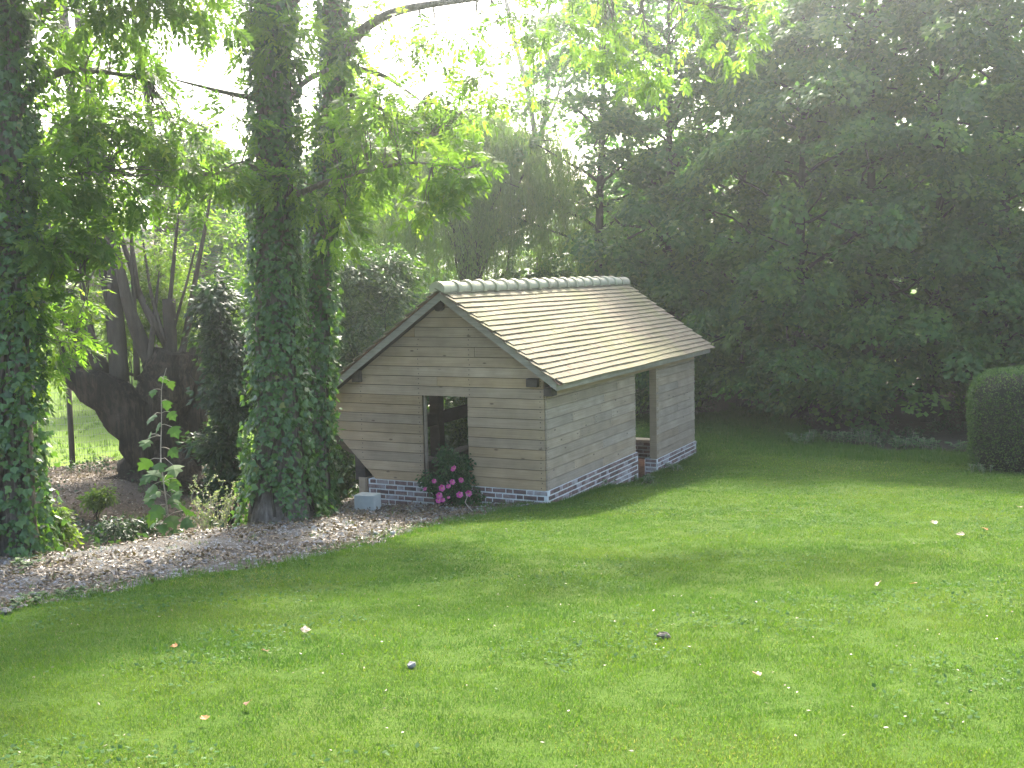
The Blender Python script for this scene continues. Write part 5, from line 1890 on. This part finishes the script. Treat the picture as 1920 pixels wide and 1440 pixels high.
    tag(o, 'low dark ground plants in the ditch and along the wood edge', 'undergrowth', None, 'stuff')
gravel_litter()

# nettles at the far lawn edge
def weed_clump(name, px, py, s, n, spread, hgt, L, Wd, mat, label, cat, seed, group=None):
    r = rng_(seed)
    b = P3(px, py, s); b[2] = Hz(b)
    root = thing(name, b, label, cat, group)
    fo, stm = MB(), MB()
    for i in range(n):
        p = b + np.array([r.normal() * spread, r.normal() * spread, 0])
        p[2] = Hz(p)
        h = hgt * (.6 + .5 * r.random())
        q = p + np.array([r.normal() * .06, r.normal() * .06, h])
        stm.tube(curve(p, q, 4, 0, .02, r), .004, 4, cap=False)
        m_ = 16
        t = .25 + .75 * r.random(m_)
        B = p + (q - p) * t[:, None]
        th = r.random(m_) * 2 * PI
        ax = unit(np.stack([np.cos(th), np.sin(th), -.15 + .25 * r.random(m_)], 1))
        fo.kites(B, ax, side_of(ax, unit(np.array([0, 0, 1.0]) + r.normal(size=(m_, 3)) * .25)), L * (.6 + .6 * r.random(m_)), Wd, .1, np.clip(.5 + r.normal(size=m_) * .25, 0, 1))
    part('stems', stm, M['twig'], root)
    part('foliage', fo, M[mat], root, tint=True, kind='stuff')
NL = ['pale nettle clump nearest the shed along the far lawn edge', 'low nettle clump second from the shed along the far lawn edge', 'tallest nettle clump at the middle of the far lawn edge',
      'nettle clump third from the hedge along the far lawn edge', 'nettle clump second from the hedge along the far lawn edge', 'nettle clump nearest the hedge along the far lawn edge']
for i, (px, py, s, n, sp) in enumerate(((1505, 838, 25.6, 10, .18), (1572, 834, 25.6, 16, .30), (1628, 840, 25.0, 9, .16), (1680, 845, 24.6, 10, .18), (1738, 844, 24.2, 12, .22), (1810, 848, 23.4, 7, .16))):
    weed_clump('nettle_clump', px, py, s, n, sp, .26 if i != 2 else .36, .13, .06, 'nettle', NL[i], 'plant', 500 + i, 'nettles along the far lawn edge')
for i, (px, py, s, lb) in enumerate(((1770 + 70, 884, 20.4, 'small pale weed in the grass at the left foot of the clipped hedge'), (1205, 905, 20.4, 'leafy weed at the doorway corner of the brick footing'), (1265, 880, 22.0, 'weed with thin pale stems against the brick pier right of the doorway'), (1120, 916, 19.2, 'low weed against the middle of the brick footing'))):
    weed_clump('weed', px, py, s, 9, .14, .16, .07, .04, 'nettle', lb, 'plant', 520 + i)
for i, (px, py, s, lb) in enumerate(((120, 1122, 9.6, 'round leaved weed at the lawn edge near the left border of the picture'), (75, 1135, 9.2, 'small weed in the gravel nearest the left border'), (40, 1070, 11.6, 'green weed tuft at the foot of the left ivy trunk'), (590, 965, 16.2, 'weed tuft at the foot of the slimmer ivy trunk'))):
    weed_clump('weed', px, py, s, 8, .10, .09, .055, .04, 'sycamore', lb, 'plant', 530 + i)

# fallen leaves and flat stones one can pick out on the lawn
def ground_px(px, py):
    for s in np.arange(3.5, 30, .03):
        p = P3(px, py, s)
        if p[2] < Hz(p):
            return p
    return P3(px, py, 20)
leafM = {}
def fallen_mat(nm, c):
    return leaf_mat(nm, [(0, tuple(v * .8 for v in c)), (1, c)], .2)
leafM['orange'] = fallen_mat('orange fallen leaf', (0.36, 0.15, 0.04))
leafM['pale'] = fallen_mat('pale fallen leaf', (0.32, 0.255, 0.18))
leafM['brown'] = fallen_mat('brown fallen leaf', (0.24, 0.13, 0.075))
def fallen(px, py, size, col, label, seed, group=None):
    r = rng_(seed)
    p = ground_px(px, py)
    mb = MB()
    out = [(0, .0), (.10, .30), (.30, .50), (.36, .28), (.62, .38), (.66, .20), (1.0, 0)]
    pts = out + [(a, -b) for a, b in out[-2:0:-1]]
    v = [[-.08 * size, 0, 0]] + [[(a - .5) * size, b * size, (.35 * abs(b) ** 1.5 + r.normal() * .05) * size] for a, b in pts]
    n = len(pts)
    mb.add(v, None, [[0, i + 1, (i + 1) % n + 1] for i in range(n)])
    mb.tint = [np.full(len(v), r.random(), np.float32)]
    o = bpy.data.objects.new('fallen_leaf', mb.mesh('fallen_leaf', leafM[col], tint=True))
    o.location = (float(p[0]), float(p[1]), Hz(p) + .045)
    o.rotation_euler = (r.normal() * .25, r.normal() * .25, r.random() * 6)
    link(o)
    tag(o, label, 'fallen leaf', group)
fallen(383, 1362, .055, 'orange', 'bright orange fallen leaf low on the left of the lawn', 1)
fallen(326, 1224, .055, 'orange', 'orange fallen leaf beside the shaded corner of the lawn', 2)
fallen(500, 1233, .06, 'brown', 'reddish fallen leaf on the lawn right of the orange leaf', 3)
fallen(573, 1191, .085, 'pale', 'curled pale fallen leaf on the lawn below the gravel path', 4)
fallen(465, 1335, .06, 'brown', 'brown fallen leaf near the bright orange leaf', 5)
fallen(1752, 986, .11, 'pale', 'curled pale leaf with brown edge on the lawn below the hedge', 6)
fallen(1800, 1009, .10, 'pale', 'star shaped pale leaf on the lawn below the hedge', 7)
fallen(1845, 998, .09, 'orange', 'orange brown leaf farthest right on the lawn', 8)
fallen(1646, 1105, .08, 'pale', 'pale ragged leaf on the right middle of the lawn', 9)
fallen(1714, 1104, .08, 'brown', 'pinkish brown leaf right of the pale ragged leaf', 10)
fallen(1912, 957, .10, 'pale', 'pale leaf on the lawn at the right border under the hedge', 11)
fallen(1418, 1277, .06, 'brown', 'dark brown leaf left of the clover hollow in the foreground', 12)
rock('lawn_stone', (*ground_px(1243, 1197)[:2], Hz(ground_px(1243, 1197)) + .02), (.045, .04, .022), 21, 'dark stone in the middle right of the lawn', 'stone', mat='coping_dark')
rock('lawn_stone', (*ground_px(772, 1253)[:2], Hz(ground_px(772, 1253)) + .02), (.035, .028, .018), 22, 'grey stone on the lawn in the lower middle', 'stone')
for i, (px, py, lb) in enumerate(((700, 1002, 'largest white flint at the lawn side of the gravel'), (290, 1010, 'white flint on the gravel crest below the sapling'), (278, 1057, 'flat pale flint in the middle of the gravel'), (12, 1152, 'long white flint at the lawn edge near the left border'), (140, 1035, 'white flint on the crest right of the left ivy trunk'), (737, 1004, 'white flint just right of the largest flint'))):
    p = ground_px(px, py)
    rock('flint', (p[0], p[1], Hz(p) + .02), (.07 - .008 * i, .045, .03), 30 + i, lb, 'stone', 'white flints on the gravel')

# ------------------------------------------------------------------ haze, added to imitate a veil of lens flare
def haze():
    me = bpy.data.meshes.new('haze')
    mb = MB()
    R = np.stack([RIGHT, FWH, np.array([0, 0, 1.0])], 1)
    mb.box((-330, -60, -3.5), (330, 520, 22.0), R, np.array([CAM[0], CAM[1], 0]))
    m = bpy.data.materials.new('thin haze')
    m.use_nodes = True
    n = m.node_tree.nodes
    n.remove(n['Principled BSDF'])
    v = n.new('ShaderNodeVolumePrincipled')
    v.inputs['Color'].default_value = (0.86, 0.95, 0.95, 1)
    v.inputs['Density'].default_value = HAZE_DENSITY
    v.inputs['Anisotropy'].default_value = 0.85
    m.node_tree.links.new(v.outputs[0], n['Material Output'].inputs['Volume'])
    o = bpy.data.objects.new('haze', mb.mesh('haze', m))
    link(o)
    o['kind'] = 'stuff'
    o['label'] = 'thin pale haze volume added to imitate a lens flare veil'
haze()
